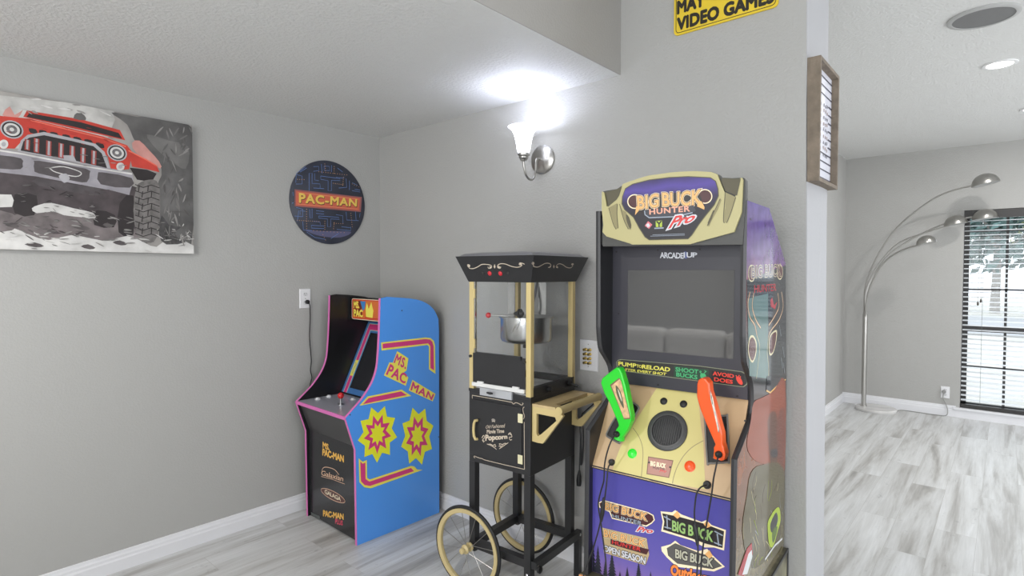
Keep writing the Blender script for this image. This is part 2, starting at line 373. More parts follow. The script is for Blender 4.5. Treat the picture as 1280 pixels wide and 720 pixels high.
# ---- windows
DARK = mat('dark_bronze_frame', (46, 44, 43), .4); GLASS = glassmat('clear_glass')
SLAT = mat('white_blind_slat', (232, 235, 238), .45, var=.03); BCORD = mat('blind_cord', (120, 120, 118), .7)
def window(n, x0, x1):
    w = thing('window_%d' % n, 'dark framed sash window with bars', 'window', (x0, YF, 0)); w['kind'] = 'structure'
    y = YF+.09; f = MB(); t = .045; zm = .925
    f.box(x0, x0+t, y, y+.05, wz0, wz1); f.box(x1-t, x1, y, y+.05, wz0, wz1); f.box(x0, x1, y, y+.05, wz0, wz0+t); f.box(x0, x1, y, y+.05, wz1-t, wz1); f.box(x0, x1, y-.02, y+.05, zm-.03, zm+.03)
    f.build('window_frame', DARK, w, 'world')
    g = MB(); xm = (x0+x1)/2-.12
    for z in (1.33, .53, 1.93): g.box(x0, x1, y+.012, y+.03, z-.009, z+.009)
    for xx in (xm-.02,): g.box(xx-.011, xx+.011, y+.012, y+.03, wz0, wz1)
    g.build('muntin', DARK, w, 'world')
    MB().box(x0+t, x1-t, y+.02, y+.024, wz0+t, wz1-t).build('pane', GLASS, w, 'world')
    return w
def sill(n, x0, x1):
    b = MB(); b.box(x0-.05, x1+.05, YF-.035, YF+.02, wz0-.022, wz0); b.box(x0-.04, x1+.04, YF-.018, YF, 0, wz0-.022); struct('trim_%d' % n, b, TRIM)
def blind(label, x0, x1):
    o = thing('window_blind', label, 'blind', (x0, YF, wz0), 0, 'slatted blinds in the far windows')
    y = YF+.03
    MB().box(x0+.004, x1-.004, y-.03, y+.03, 2.055, 2.136).build('headrail', DARK, o, 'world')
    MB().box(x0+.004, x1-.004, y-.025, y+.025, .108, .143).build('bottom_rail', DARK, o, 'world')
    z = .185; first = None
    while z < 2.04:
        b = MB(); a = .004
        b.hexa([(x0+.006, y-.024, z-a), (x1-.006, y-.024, z-a), (x1-.006, y+.024, z+a), (x0+.006, y+.024, z+a)], [(x0+.006, y-.024, z-a+.0028), (x1-.006, y-.024, z-a+.0028), (x1-.006, y+.024, z+a+.0028), (x0+.006, y+.024, z+a+.0028)])
        b.build('slat', SLAT, o, 'world'); z += .0485
    for xx in (x0+.16, x1-.16):
        MB().tube([(xx, y-.026, 2.06), (xx, y-.026, .14)], .0014, 5).build('ladder_cord', BCORD, o, 'world')
    for k, (dx, zz) in enumerate(((.125, 1.19), (.148, 1.22))):
        c = MB().tube([(x0+.13+k*.012, y-.034, 2.06), (x0+dx, y-.036, zz)], .0013, 5).build('pull_cord', BCORD, o, 'world')
        MB().lathe([(.003, .02), (.007, .005), (.009, -.012), (.004, -.022)], (x0+dx, y-.036, zz), n=10).build('tassel', mat('dark_wood_tassel', (70, 62, 56), .5), c, 'world', True)
    return o
for k, (a, b) in enumerate(WIN): window(k+1, a, b); sill(k+3, a, b)
blind('white slatted blind lowered in the dark window behind the arched lamp', *WIN[0])
blind('white slatted blind in the second far window, out of the picture to the right', *WIN[1])

# ---- outdoors, beyond the far windows
struct('ground_outside', MB().box(-14, 30, YF+.16, 46, -.3, -.12), mat('pale_dry_lawn', (205, 204, 196), .9, bump=.3, bscale=12, var=.14, vscale=1.2))
struct('ground_street', MB().box(-14, 30, 17, 25, -.13, -.1), mat('pale_street', (188, 190, 192), .85, var=.06, vscale=2))
LEAF = [mat('leaf_green', (104, 128, 96), .7, var=.35, vscale=9), mat('leaf_blue_green', (92, 120, 116), .7, var=.35, vscale=9), mat('leaf_yellow_green', (142, 152, 106), .7, var=.3, vscale=9)]
BARK = mat('tree_bark', (150, 146, 140), .85, bump=.6, bscale=30)
def tree(label, x, y, h, cr, leaf, seed):
    rnd = random.Random(seed); o = thing('broadleaf_tree', label, 'tree', (x, y, -.12), 0, 'trees across the street')
    t = MB(); t.tube([(x, y, -.15), (x+.05, y, h*.3), (x-.05, y+.05, h*.62)], [.17, .13, .06], 9)
    for k in range(5):
        a = k*1.3; t.tube([(x, y, h*(.3+.05*k)), (x+math.cos(a)*cr*.6, y+math.sin(a)*cr*.6, h*(.55+.05*k))], [.07, .02], 6)
    t.build('trunk', BARK, o, 'world', True)
    b = MB()
    for k in range(1500):
        while True:
            p = Vector((rnd.uniform(-1, 1), rnd.uniform(-1, 1), rnd.uniform(-1, 1)))
            if p.length < 1: break
        c = Vector((x, y, h*.62)) + Vector((p.x*cr, p.y*cr, p.z*h*.4)); q = Vector((rnd.gauss(0, 1), rnd.gauss(0, 1), rnd.gauss(0, 1))).normalized(); w = q.orthogonal().normalized(); v = q.cross(w); s = rnd.uniform(.14, .3)
        b.add([c-w*s, c-v*s*.5, c+w*s, c+v*s*.5], [(0, 1, 2, 3)])
    b.build('foliage', leaf, o, 'world')
for k, (x, y, h, cr, l, lab) in enumerate([(3.0, 27.5, 6.5, 2.2, 1, 'bluish green tree seen through the top of the blind, left part of the window'), (-3.2, 29, 7.5, 3.2, 0, 'mid green tree far beyond the blind, left of the others'), (8.6, 28.0, 8, 3.2, 1, 'large blue green tree beyond the street, right part of the window'), (5.2, 36, 9, 3, 2, 'yellowish green tree far back between the bluish trees')]):
    tree(lab, x, y, h, cr, LEAF[l], k+3)
def parked_car(label, x, y, col):
    o = thing('parked_car', label, 'car', (x, y, -.1))
    P = [(-2.1, .25), (-2.15, .7), (-1.9, .85), (-1.1, .95), (-.6, 1.4), (.7, 1.42), (1.35, .98), (2.05, .85), (2.15, .6), (2.1, .25)]
    b = MB().prism([(x+a, y-.8, z-.1) for a, z in P], (0, 1.6, 0)); b.build('body', mat('car_paint_'+str(col[0]), col, .25, coat=1), o, 'world', bevel=.06)
    MB().prism([(x+a, y-.815, z-.1) for a, z in [(-.95, .97), (-.55, 1.34), (.65, 1.36), (1.12, 1.0)]], (0, 1.63, 0)).build('window_glass', mat('car_glass', (40, 50, 58), .1), o, 'world')
    for a in (-1.35, 1.35):
        for yy in (-.82, .66): MB().lathe([(.05, 0), (.31, 0), (.33, .03), (.33, .13), (.31, .16), (.05, .16)], (x+a, y+yy, .21), (0, 1, 0), 22).build('wheel', mat('tyre', (30, 30, 32), .8), o, 'world', True)
parked_car('dark blue parked car far outside at the right edge of the window', 6.1, 18.5, (58, 72, 92))

# ---- ceiling speaker and recessed lights
o = thing('ceiling_speaker', 'round flush ceiling speaker with a grey grille at the top right', 'speaker', (3.213, 1.362, CH-.012))
b = MB(); b.lathe([(.147, .012), (.147, .004), (.139, .0), (.126, .0), (.126, .006)], (3.213, 1.362, CH-.012), n=48, cap=False); b.build('rim', mat('speaker_rim', (176, 176, 175), .6), o, 'world', True)
b = MB(); b.lathe([(.0005, -.002), (.06, -.0015), (.1265, .003)], (3.213, 1.362, CH-.012), n=48, cap=False); b.build('grille', mat('speaker_grille', (132, 132, 132), .7, bump=.8, bscale=400), o, 'world', True)
def can_light(label, x, y, z, power, group=None):
    o = thing('recessed_light', label, 'light', (x, y, z-.008), 0, group)
    MB().lathe([(.088, .008), (.088, .002), (.08, 0), (.068, .001), (.066, .004)], (x, y, z-.008), n=40, cap=False).build('trim_ring', mat('can_trim', (225, 225, 225), .4), o, 'world', True)
    MB().lathe([(.0005, .0035), (.067, .0035)], (x, y, z-.008), n=40, cap=False).build('lens', mat('lit_lens', (255, 252, 246), .4, emit=6), o, 'world')
    l = bpy.data.lights.new('lens_light', 'AREA'); l.shape = 'DISK'; l.size = .13; l.energy = power; l.color = (1, .98, .95)
    q = bpy.data.objects.new('lens_light', l); COL.objects.link(q); q.parent = o; q.location = (0, 0, -.006)
can_light('small round lit recessed light in the ceiling beside the speaker', 3.271, 2.283, CH, 10)
can_light('added ceiling light over the window end of the far room, out of the picture', 3.47, 3.7, CH, 16)  # unseen light, added where the lamp heads' wall shadows point
can_light('added ceiling fill light over the pale sofa, out of the picture', 1.6, -3.0, LC, 30)  # added unseen lamp: brightens the alcove and the sofa that the screen mirrors
can_light('added ceiling fill light at the rear of the room, out of the picture', .9, -4.9, LC, 20)  # unseen lamp added to fill the low-ceilinged part with light
# ------------------------------------------------------------------ things on the walls
BLACK = mat('black_paint', (34, 34, 36), .45); WHITEP = mat('white_plastic', (228, 228, 230), .3); STEEL = mat('brushed_nickel', (176, 174, 170), .28, 1, bump=.05, bscale=300)
SILVER = mat('bright_steel', (205, 205, 205), .22, 1); CORD = mat('black_cord', (26, 26, 27), .5); SLOT = mat('dark_slot', (60, 58, 56), .6)
# -- canvas painting
o = thing('canvas_painting', 'wide canvas painting of a red off-road car, left wall', 'painting', (0.0, -1.9, 1.595))
PX = .032
MB().box(.002, PX, -2.55, -1.224, 1.595, 2.283).build('canvas', mat('grey_painted_canvas', (150, 146, 142), .7, var=.42, vscale=5, bump=.15, bscale=500), o, 'world', bevel=.003)
pa = Art((PX, 0, 0), (1, 0, 0), clip=[((0, -2.549, 0), (0, 1, 0)), ((0, -1.2245, 0), (0, -1, 0)), ((0, 0, 1.5955), (0, 0, 1)), ((0, 0, 2.2825), (0, 0, -1))]); c = crop(0, 110, 3.272)
def paint(n, col, var=.22, vs=14): return mat('oil_'+n, col, .65, var=var, vscale=vs)
LG = paint('pale_sky', (188, 186, 182)); DG = paint('dark_smoke', (92, 90, 89), .4, 8); UB = paint('underbody', (72, 64, 66), .35, 16); RED = paint('red_body', (190, 60, 48), .2, 10); DK = paint('black', (42, 36, 37)); CHR = paint('bumper', (152, 148, 154), .22, 12)
WH = paint('splash_white', (205, 203, 200), .2, 12); TIR = paint('tyre', (112, 108, 106), .3, 30); PINK = paint('pink_wash', (196, 140, 132), .2, 10); SLV = paint('silver', (170, 168, 172), .15)
pa.poly(c((-400, -20), (0, 30), (300, 62), (460, 95), (470, 130), (420, 260), (-400, 230)), LG)
pa.poly(c((455, 100), (560, 118), (782, 160), (782, 640), (660, 600), (640, 420), (660, 330), (560, 230), (520, 150)), DG, 3)
pa.poly(c((600, 190), (690, 215), (770, 240), (760, 330), (700, 300), (640, 250)), paint('grey_wash', (110, 108, 106), .3, 8), 3)
pa.poly(c((10, 110), (40, 75), (60, 110), (95, 88), (60, 135)), PINK, 2)
pa.poly(c((540, 225), (570, 215), (610, 255), (650, 300), (655, 330), (560, 270)), PINK, 2)
pa.poly(c((-420, 320), (0, 345), (540, 400), (600, 420), (600, 640), (470, 600), (200, 560), (-420, 560)), UB)
pa.poly(c((-420, 470), (0, 500), (60, 520), (130, 500), (400, 520), (520, 560), (600, 610), (560, 640), (-420, 620)), paint('mud', (112, 104, 104), .45, 12), 2)
for q in [((60, 435), (150, 440), (140, 520), (60, 512)), ((490, 470), (545, 440), (545, 600), (485, 590)), ((395, 500), (470, 520), (465, 570), (385, 560))]: pa.poly(c(*q), DK, 2)
pa.poly(c((-400, 420), (0, 435), (48, 440), (52, 478), (0, 488), (-400, 470)), WH, 2)
pa.poly(c((130, 492), (160, 478), (210, 470), (300, 492), (380, 510), (388, 535), (330, 528), (260, 520), (220, 505), (150, 512)), WH, 2)
pa.poly(c((-400, 570), (0, 590), (60, 575), (120, 600), (200, 622), (300, 600), (420, 625), (520, 605), (590, 632), (640, 650), (700, 610), (782, 640), (782, 682), (-400, 640)), WH, 2)
for x, y, w in [(20, 560, 60), (190, 585, 50), (300, 570, 70), (420, 560, 40), (460, 632, 60), (100, 640, 80), (330, 648, 60)]: pa.poly(c((x, y), (x+w*.5, y-9), (x+w, y+6), (x+w*.6, y+12)), paint('mud_fleck', (86, 80, 80), .3, 20), 2)
pa.poly(c((95, 118), (110, 92), (330, 128), (490, 172), (512, 214), (300, 166)), RED)
pa.poly(c((108, 118), (120, 103), (330, 140), (485, 184), (500, 208), (300, 158)), DK)
pa.poly(c((300, 125), (318, 98), (345, 112), (350, 132)), DG, 2)
pa.poly(c((-300, 150), (-60, 108), (40, 118), (120, 125), (420, 198), (520, 235), (540, 262), (528, 332), (455, 338), (440, 280), (390, 235), (180, 180), (110, 195), (60, 248), (-300, 240)), RED)
pa.line(c((125, 132), (420, 205), (515, 240)), .006, paint('red_light', (220, 104, 84)))
for x, y in [(118, 165), (160, 172), (205, 180), (255, 190), (300, 200), (345, 210), (392, 224)]: pa.poly(c((x, y), (x+28, y+4), (x+34, y+22), (x+6, y+18)), DK, 2)
pa.poly(c((72, 258), (85, 215), (112, 192), (180, 180), (290, 204), (390, 228), (428, 262), (452, 335), (300, 302)), SLV)
pa.poly(c((84, 256), (96, 218), (120, 203), (180, 193), (290, 216), (382, 238), (416, 268), (438, 328), (300, 296)), DK)
for x, y, h in [(112, 208, 44), (150, 204, 58), (200, 214, 62), (250, 224, 60), (296, 234, 62), (340, 242, 62), (384, 254, 58)]:
    pa.poly(c((x-11, y), (x+11, y+5), (x+9, y+h+4), (x-12, y+h)), paint('slot_red', (150, 62, 56), .3, 30)); pa.poly(c((x-4, y+3), (x+5, y+5), (x+3, y+h), (x-6, y+h-3)), SLV)
pa.poly(c((-300, 225), (0, 250), (92, 264), (320, 310), (470, 332), (542, 347), (545, 380), (528, 438), (460, 420), (380, 405), (150, 362), (0, 345), (-300, 320)), CHR)
pa.line(c((-300, 228), (0, 256), (92, 270), (320, 316), (540, 352)), .007, WH)
for q in [((140, 305), (160, 298), (350, 330), (366, 350), (355, 385), (300, 380), (160, 350), (140, 335)), ((400, 352), (420, 345), (538, 368), (530, 408), (412, 394)), ((-200, 262), (0, 275), (86, 288), (92, 310), (84, 332), (0, 330), (-200, 310)), ((150, 370), (300, 395), (420, 412), (400, 440), (160, 400))]: pa.poly(c(*q), paint('bumper_shadow', (80, 74, 76), .25, 20), 2)
pa.line(c((200, 328), (260, 322), (330, 345), (310, 362), (230, 345), (205, 330)), .004, WH, False, 4)
pa.poly(c((258, 275), (300, 276), (312, 300), (262, 296)), SLV); pa.poly(c((240, 360), (270, 350), (285, 372), (262, 388)), SLV, 3)
for (x, y, rx, ry) in [(48, 170, 48, 37), (478, 265, 41, 34)]:
    el = lambda k: c(*[(x+rx*k*math.cos(t*math.pi/10), y+ry*k*math.sin(t*math.pi/10)+rx*k*.15*math.cos(t*math.pi/10)) for t in range(20)])
    pa.poly(el(1), SLV); pa.poly(el(.86), DK); pa.poly(el(.7), WH); pa.poly(el(.48), paint('lamp_shadow', (110, 106, 108), .5, 60)); pa.poly(el(.2), WH)
for x, y, r in [(15, 230, 19), (492, 322, 17)]: pa.poly(c(*[(x+r*math.cos(t*math.pi/8), y+r*math.sin(t*math.pi/8)) for t in range(16)]), WH); pa.poly(c(*[(x+r*.5*math.cos(t*math.pi/8), y+r*.5*math.sin(t*math.pi/8)) for t in range(16)]), SLV)
pa.poly(c((522, 252), (548, 266), (600, 292), (640, 316), (652, 345), (600, 332), (540, 322)), RED); pa.line(c((525, 256), (600, 295), (642, 320)), .006, paint('red_light', (220, 104, 84)))
pa.poly(c((530, 326), (600, 334), (640, 350), (620, 385), (560, 375)), DK)
pa.poly(c((556, 410), (575, 385), (610, 375), (640, 380), (654, 420), (655, 500), (648, 580), (632, 625), (600, 632), (560, 600), (545, 500)), TIR, 2)
for k in range(9):
    y = 395+k*25; pa.line(c((552, y), (585, y+12), (618, y+2), (652, y+14)), .0045, DK)
for k in range(8):
    y = 398+k*25; a = 8 if k % 2 else -6; pa.line(c((575+a, y), (572+a, y+25)), .0045, DK); pa.line(c((612+a, y), (610+a, y+25)), .0045, DK)
pa.poly(c((660, 520), (690, 560), (740, 570), (700, 600), (760, 630), (680, 640), (650, 600)), paint('dark_spray', (70, 68, 68), .5, 30), 2)
rnd = random.Random(11)
def strokes(n, box, mats, ln, wd, ang):
    for k in range(n):
        x = rnd.uniform(box[0], box[2]); y = rnd.uniform(box[1], box[3]); t = R(rnd.gauss(*ang)); l = ln*rnd.uniform(.5, 1.3)
        h = wd*900*rnd.uniform(.4, 1.1); C_, S_ = math.cos(t), math.sin(t); pa.poly(c(*[(x+l*a*C_-h*b*S_, y+l*a*S_+h*b*C_) for a, b in ((0, 0), (.25, .5+rnd.uniform(-.2, .2)), (.65, .45), (1, rnd.uniform(-.3, .3)), (.7, -.5), (.3, -.45+rnd.uniform(-.2, .2)))]), mats[k % len(mats)], 2)
GA = paint('stroke_grey', (118, 115, 113)); GB = paint('stroke_pale', (140, 137, 134)); GC_ = paint('stroke_dark', (90, 86, 85))
strokes(70, (665, 150, 775, 600), [GA, GC_, DG, GB], 46, .008, (95, 25)); strokes(26, (0, 45, 440, 95), [GB, LG, WH], 50, .009, (15, 12)); strokes(60, (0, 520, 560, 600), [GA, GC_, UB, GB], 36, .006, (10, 18)); strokes(50, (0, 585, 770, 665), [GB, WH, GA, LG], 40, .006, (5, 16)); strokes(34, (640, 540, 770, 640), [GC_, GB, LG, DG], 16, .005, (60, 50)); strokes(26, (60, 390, 470, 470), [UB, GC_, DK], 34, .007, (12, 14)); strokes(16, (130, 480, 380, 520), [GB, GA], 24, .004, (10, 20)); strokes(18, (20, 128, 500, 230), [paint('red_deep', (150, 44, 38))], 26, .003, (14, 6)); strokes(14, (0, 262, 520, 345), [GA, GB], 30, .004, (8, 6))
pa.build('painted_picture', o)

# -- round maze sign
o = thing('round_wall_sign', 'round blue maze print with orange banner reading PAC-MAN', 'sign', (0.0, -.40, 1.681))
MB().lathe([(.269, 0), (.269, .009), (.266, .011), (.0005, .011)], (.001, -.40, 1.95), (1, 0, 0), 64).build('disc', mat('navy_print', (52, 55, 68), .4, var=.3, vscale=9), o, 'world', True)
a = Art((.0125, 0, 0), (1, 0, 0)); c = crop(350, 190, 6)
LB = mat('maze_blue', (104, 134, 190), .45); DOT = mat('maze_dot', (196, 150, 110), .45); PUR = mat('haze_purple', (92, 92, 124), .45)
a.poly(c((190, 585), (300, 592), (530, 598), (455, 640), (300, 630)), PUR, 4)
for q in [[(118, 230), (122, 160), (190, 110)], [(140, 440), (130, 520)], [(250, 110), (290, 108), (290, 140), (250, 145)], [(330, 105), (370, 108), (372, 140), (330, 138), (330, 105)], [(430, 120), (470, 150)], [(260, 160), (260, 210), (290, 215)], [(420, 190), (480, 196)], [(270, 440), (330, 446)], [(270, 460), (330, 466)], [(420, 470), (470, 478), (472, 540)], [(460, 560), (530, 568)], [(250, 520), (300, 525), (302, 545)], [(200, 600), (260, 640), (340, 655)], [(440, 610), (380, 650)], [(100, 330), (96, 300)], [(600, 460), (596, 490)], [(150, 470), (150, 440), (190, 445)], [(560, 280), (600, 286)], [(540, 230), (580, 250)]]: a.line(c(*q), .0026, LB)
for q in [[(120, 240), (165, 240), (165, 180), (125, 170)], [(218, 290), (218, 160), (240, 160), (240, 235), (300, 240), (300, 270)], [(250, 270), (330, 275)], [(305, 180), (450, 200), (450, 215), (385, 212), (385, 290), (360, 290), (360, 215), (305, 205), (305, 180)], [(495, 200), (500, 265), (440, 270)], [(520, 215), (520, 285)], [(100, 380), (90, 385)], [(110, 480), (170, 485), (170, 430), (120, 415)], [(222, 430), (225, 495), (240, 495), (240, 425)], [(290, 480), (440, 490), (445, 505), (380, 502), (380, 560), (355, 560), (355, 502), (290, 495), (290, 480)], [(235, 550), (330, 555), (330, 575), (235, 570), (235, 550)], [(425, 580), (530, 590), (530, 560)], [(495, 450), (500, 510), (590, 515)], [(565, 440), (570, 510)], [(170, 520), (175, 585), (240, 590)], [(310, 90), (315, 160)], [(385, 100), (385, 150)], [(540, 290), (600, 300)], [(150, 150), (200, 120)]]:
    a.line(c(*q), .0028, LB)
for q in [(130, 205, 180, 207, 4), (290, 148, 500, 172, 13), (400, 235, 470, 245, 6), (475, 190, 470, 250, 5), (335, 90, 340, 140, 4), (405, 110, 405, 160, 4), (130, 512, 290, 522, 11), (198, 430, 198, 575, 9), (335, 520, 335, 580, 5), (405, 530, 400, 575, 4), (405, 535, 470, 538, 5), (530, 460, 540, 560, 7), (250, 590, 480, 605, 10), (540, 240, 590, 262, 4), (320, 620, 340, 660, 3)]:
    for k in range(q[4]):
        t = k/(q[4]-1); a.disc(c((q[0]+(q[2]-q[0])*t, q[1]+(q[3]-q[1])*t))[0], .0026, DOT, 8)
a.poly(c((108, 280), (612, 338), (604, 450), (108, 408)), mat('banner_glow', (150, 92, 92), .45)); a.poly(c((118, 292), (598, 346), (592, 440), (118, 400)), mat('banner_orange', (206, 100, 74), .45)); a.line(c((132, 305), (586, 355), (580, 428), (132, 390)), .0022, mat('banner_line', (236, 160, 120), .4), True)
a.text('PAC-MAN', c((142, 310), (580, 358), (576, 416), (142, 386)), mat('letter_brown', (90, 60, 40), .4), .06, 1.12, 0, 0, .04); a.text('PAC-MAN', c((140, 306), (577, 354), (573, 411), (140, 382)), mat('letter_gold', (232, 196, 92), .4), .04, 1.12, 0, 0, .04)
a.build('maze_print', o)

# -- yellow sign at the top
o = thing('yellow_sign', 'yellow sign lettered VIDEO GAMES high on the wall above the tall cabinet', 'sign', (2.4, 0, 2.55))
YEL = mat('sign_yellow', (226, 196, 52), .4, var=.06, vscale=12); INK = mat('sign_black', (40, 36, 28), .45)
def rrect(x0, x1, z0, z1, r, y, n=5):
    P = []
    for cx, cz, a0 in ((x1-r, z1-r, 0), (x0+r, z1-r, 90), (x0+r, z0+r, 180), (x1-r, z0+r, 270)):
        P += [(cx+r*math.cos(R(a0+90*k/n)), y, cz+r*math.sin(R(a0+90*k/n))) for k in range(n+1)]
    return P
MB().prism(rrect(2.196, 2.632, 2.546, 2.792, .02, -.0015), (0, -.006, 0)).build('plate', YEL, o, 'world')
a = Art((0, -.0076, 0), (0, -1, 0)); a.line(rrect(2.206, 2.622, 2.556, 2.782, .016, -.0076), .003, INK, True)
w3 = lambda x0, x1, z0, z1: [(x0, -.0076, z1), (x1, -.0076, z1), (x1, -.0076, z0), (x0, -.0076, z0)]
a.text('VIDEO GAMES', w3(2.211, 2.615, 2.566, 2.622), INK, .06, 1.02, 0, 0, .035); a.text('MAY', w3(2.211, 2.335, 2.638, 2.695), INK, .06, 1.02, 0, 0, .035)
a.build('lettering', o)

# -- outlets and wall plates
def duplex(label, P, n, u, group=None, hide_low=False):
    """P centre on the wall, n wall normal, u horizontal direction"""
    P = Vector(P); n = Vector(n); u = Vector(u); z = Vector((0, 0, 1)); q = lambda a, b, d: P + u*a + z*b + n*d
    o = thing('wall_outlet', label, 'outlet', P, 0, group)
    b = MB().hexa([q(-.038, -.062, 0), q(.038, -.062, 0), q(.038, .062, 0), q(-.038, .062, 0)], [q(-.035, -.059, .006), q(.035, -.059, .006), q(.035, .059, .006), q(-.035, .059, .006)])
    b.build('cover_plate', WHITEP, o, 'world', bevel=.0015)
    for s in (-1, 1):
        r = MB().prism([q(.017*math.cos(t*math.pi/12), s*.026+.0145*max(-.85, min(.85, math.sin(t*math.pi/12)))*1.0, .006) for t in range(24)], n*.0018).build('receptacle', mat('receptacle_white', (214, 214, 216), .35), o, 'world')
        h = MB()
        for a in (-.006, .006): h.hexa([q(a-.0012, s*.026, .0078), q(a+.0012, s*.026, .0078), q(a+.0012, s*.026+.008, .0078), q(a-.0012, s*.026+.008, .0078)], [q(a-.0012, s*.026, .0082), q(a+.0012, s*.026, .0082), q(a+.0012, s*.026+.008, .0082), q(a-.0012, s*.026+.008, .0082)])
        h.lathe([(.0022, .0078), (.0022, .0082)], q(0, s*.026-.006, 0), n, 8); h.build('slot', SLOT, r, 'world')
    MB().lathe([(.003, .006), (.003, .0075), (.001, .008)], q(0, 0, 0), n, 10).build('screw', SILVER, o, 'world')
    return o
duplex('white outlet on the left wall with a black plug, above the small cabinet', (0, -.57, 1.332), (1, 0, 0), (0, 1, 0))
duplex('white outlet low on the far wall between the lamp and the window', (2.868, YF, .245), (0, -1, 0), (1, 0, 0))
o = thing('terminal_plate', 'white wall plate with eight brass terminals beside the tall cabinet', 'wall plate', (1.755, 0, 1.004))
MB().hexa([(1.70, 0, 1.003), (1.81, 0, 1.003), (1.81, 0, 1.16), (1.70, 0, 1.16)], [(1.704, -.007, 1.007), (1.806, -.007, 1.007), (1.806, -.007, 1.156), (1.704, -.007, 1.156)]).build('cover_plate', WHITEP, o, 'world', bevel=.0015)
BR = mat('brass', (190, 165, 95), .3, 1)
for i in range(2):
    for k in range(4):
        x = 1.741+i*.026; z = 1.112-k*.022
        j = MB().lathe([(.0075, 0), (.0075, .006), (.0055, .007), (.0055, .016), (.007, .017), (.007, .022), (.002, .022)], (x, -.007, z), (0, -1, 0), 14).build('terminal', BR, o, 'world', True)
        MB().lathe([(.0035, 0), (.0035, .0015)], (x, -.029, z), (0, -1, 0), 10).build('cap', mat('terminal_cap', (70, 66, 50), .4), j, 'world')
for z in (1.138, 1.026): MB().lathe([(.0028, 0), (.0028, .001)], (1.754, -.007, z), (0, -1, 0), 10).build('screw', SILVER, o, 'world')

# -- wall lamp
sx, sz = 1.457, 2.10
o = thing('wall_sconce', 'lit wall sconce with white bell glass shade and nickel arm', 'wall lamp', (sx, 0, sz))
MB().lathe([(.077, 0), (.077, .008), (.07, .014), (.05, .02), (.02, .024), (.0005, .025)], (sx, -.0005, sz), (0, -1, 0), 40).build('back_plate', STEEL, o, 'world', True)
b = MB(); b.lathe([(.004, 0), (.004, .003), (.001, .004)], (sx+.042, -.019, sz+.005), (0, -1, 0), 10); b.build('screw', SILVER, o, 'world', True)
ya = -.162; arm = spline([(sx, -.02, sz-.002), (sx, -.05, sz-.004), (sx, -.062, sz-.02), (sx, -.066, sz-.075), (sx, -.085, sz-.112), (sx, -.115, sz-.118), (sx, -.145, sz-.095), (sx, -.16, sz-.055), (sx, ya, sz-.028)], 6)
MB().tube(arm, .0062, 12).build('arm', STEEL, o, 'world', True)
MB().lathe([(.007, -.034), (.016, -.03), (.02, -.02), (.024, -.017), (.025, -.012), (.022, -.009), (.03, -.004), (.031, .006), (.028, .008), (.0005, .008)], (sx, ya, sz), n=32).build('socket_cup', STEEL, o, 'world', True)
sh = [(.026, .004), (.033, .02), (.037, .045), (.042, .075), (.05, .105), (.062, .126), (.076, .139), (.081, .142)]
MB().lathe(sh + [(r-.003, z) for r, z in reversed(sh)][1:], (sx, ya, sz), n=48, cap=False).build('glass_shade', mat('lit_opal_glass', (240, 243, 255), .25, emit=3.6), o, 'world', True)
MB().sphere((sx, ya, sz+.075), .024, 16, sz=1.3).build('bulb', mat('lit_bulb', (250, 250, 255), .3, emit=14), o, 'world', True)
l = bpy.data.lights.new('bulb_light', 'POINT'); l.energy = 2.5; l.color = (.80, .85, 1.0); l.shadow_soft_size = .03
q = bpy.data.objects.new('bulb_light', l); COL.objects.link(q); q.parent = o; q.location = (0, ya-.022, .126)

# -- framed board on the wall's end
o = thing('framed_board', 'narrow weathered wood framed board with striped white print on the wall end', 'framed sign', (2.74, .15, 1.85))
WOOD = mat('weathered_wood', (122, 110, 96), .7, var=.22, vscale=22, bump=.25, bscale=90)
x0, x1, y0, y1, z0, z1 = 2.736, 2.784, .002, .318, 1.85, 2.322; t = .014
MB().box(x0, x1, y0, y0+t, z0, z1).build('side_frame', WOOD, o, 'world'); MB().box(x0, x1, y1-t, y1, z0, z1).build('side_frame', WOOD, o, 'world')
MB().box(x0, x1, y0+t, y1-t, z0, z0+t).build('bottom_frame', WOOD, o, 'world'); MB().box(x0, x1, y0+t, y1-t, z1-t, z1).build('top_frame', WOOD, o, 'world')
pn = MB().box(x0, x0+.022, y0+t, y1-t, z0+t, z1-t).build('print_board', mat('print_white', (216, 216, 226), .5), o, 'world')
a = Art((x0+.0225, 0, 0), (1, 0, 0)); DKL = mat('print_dark', (70, 68, 84), .6); BRN = mat('print_brown', (160, 130, 118), .6)
ys, ye = y0+t, y1-t; P3 = lambda y, z: (x0+.0225, y, z)
for k in range(13):
    z = z0+.03+k*.0335
    if 3 < k < 10: a.poly([P3(ye-.06, z), P3(ye, z), P3(ye, z+.006), P3(ye-.05, z+.007)], DKL)
    else: a.poly([P3(ys, z), P3(ye, z), P3(ye, z+.006), P3(ys, z+.005)], DKL)
for y in (.06, .09, .12, .17, .2, .225):
    zz = z0+.12
    for k in range(9): a.poly([P3(y, zz), P3(y+.008, zz), P3(y+.008, zz+.013), P3(y, zz+.013)], BRN if k % 2 else DKL); zz += .021 + .004*((k*7+int(y*100)) % 3)
a.build('printed_stripes', pn)
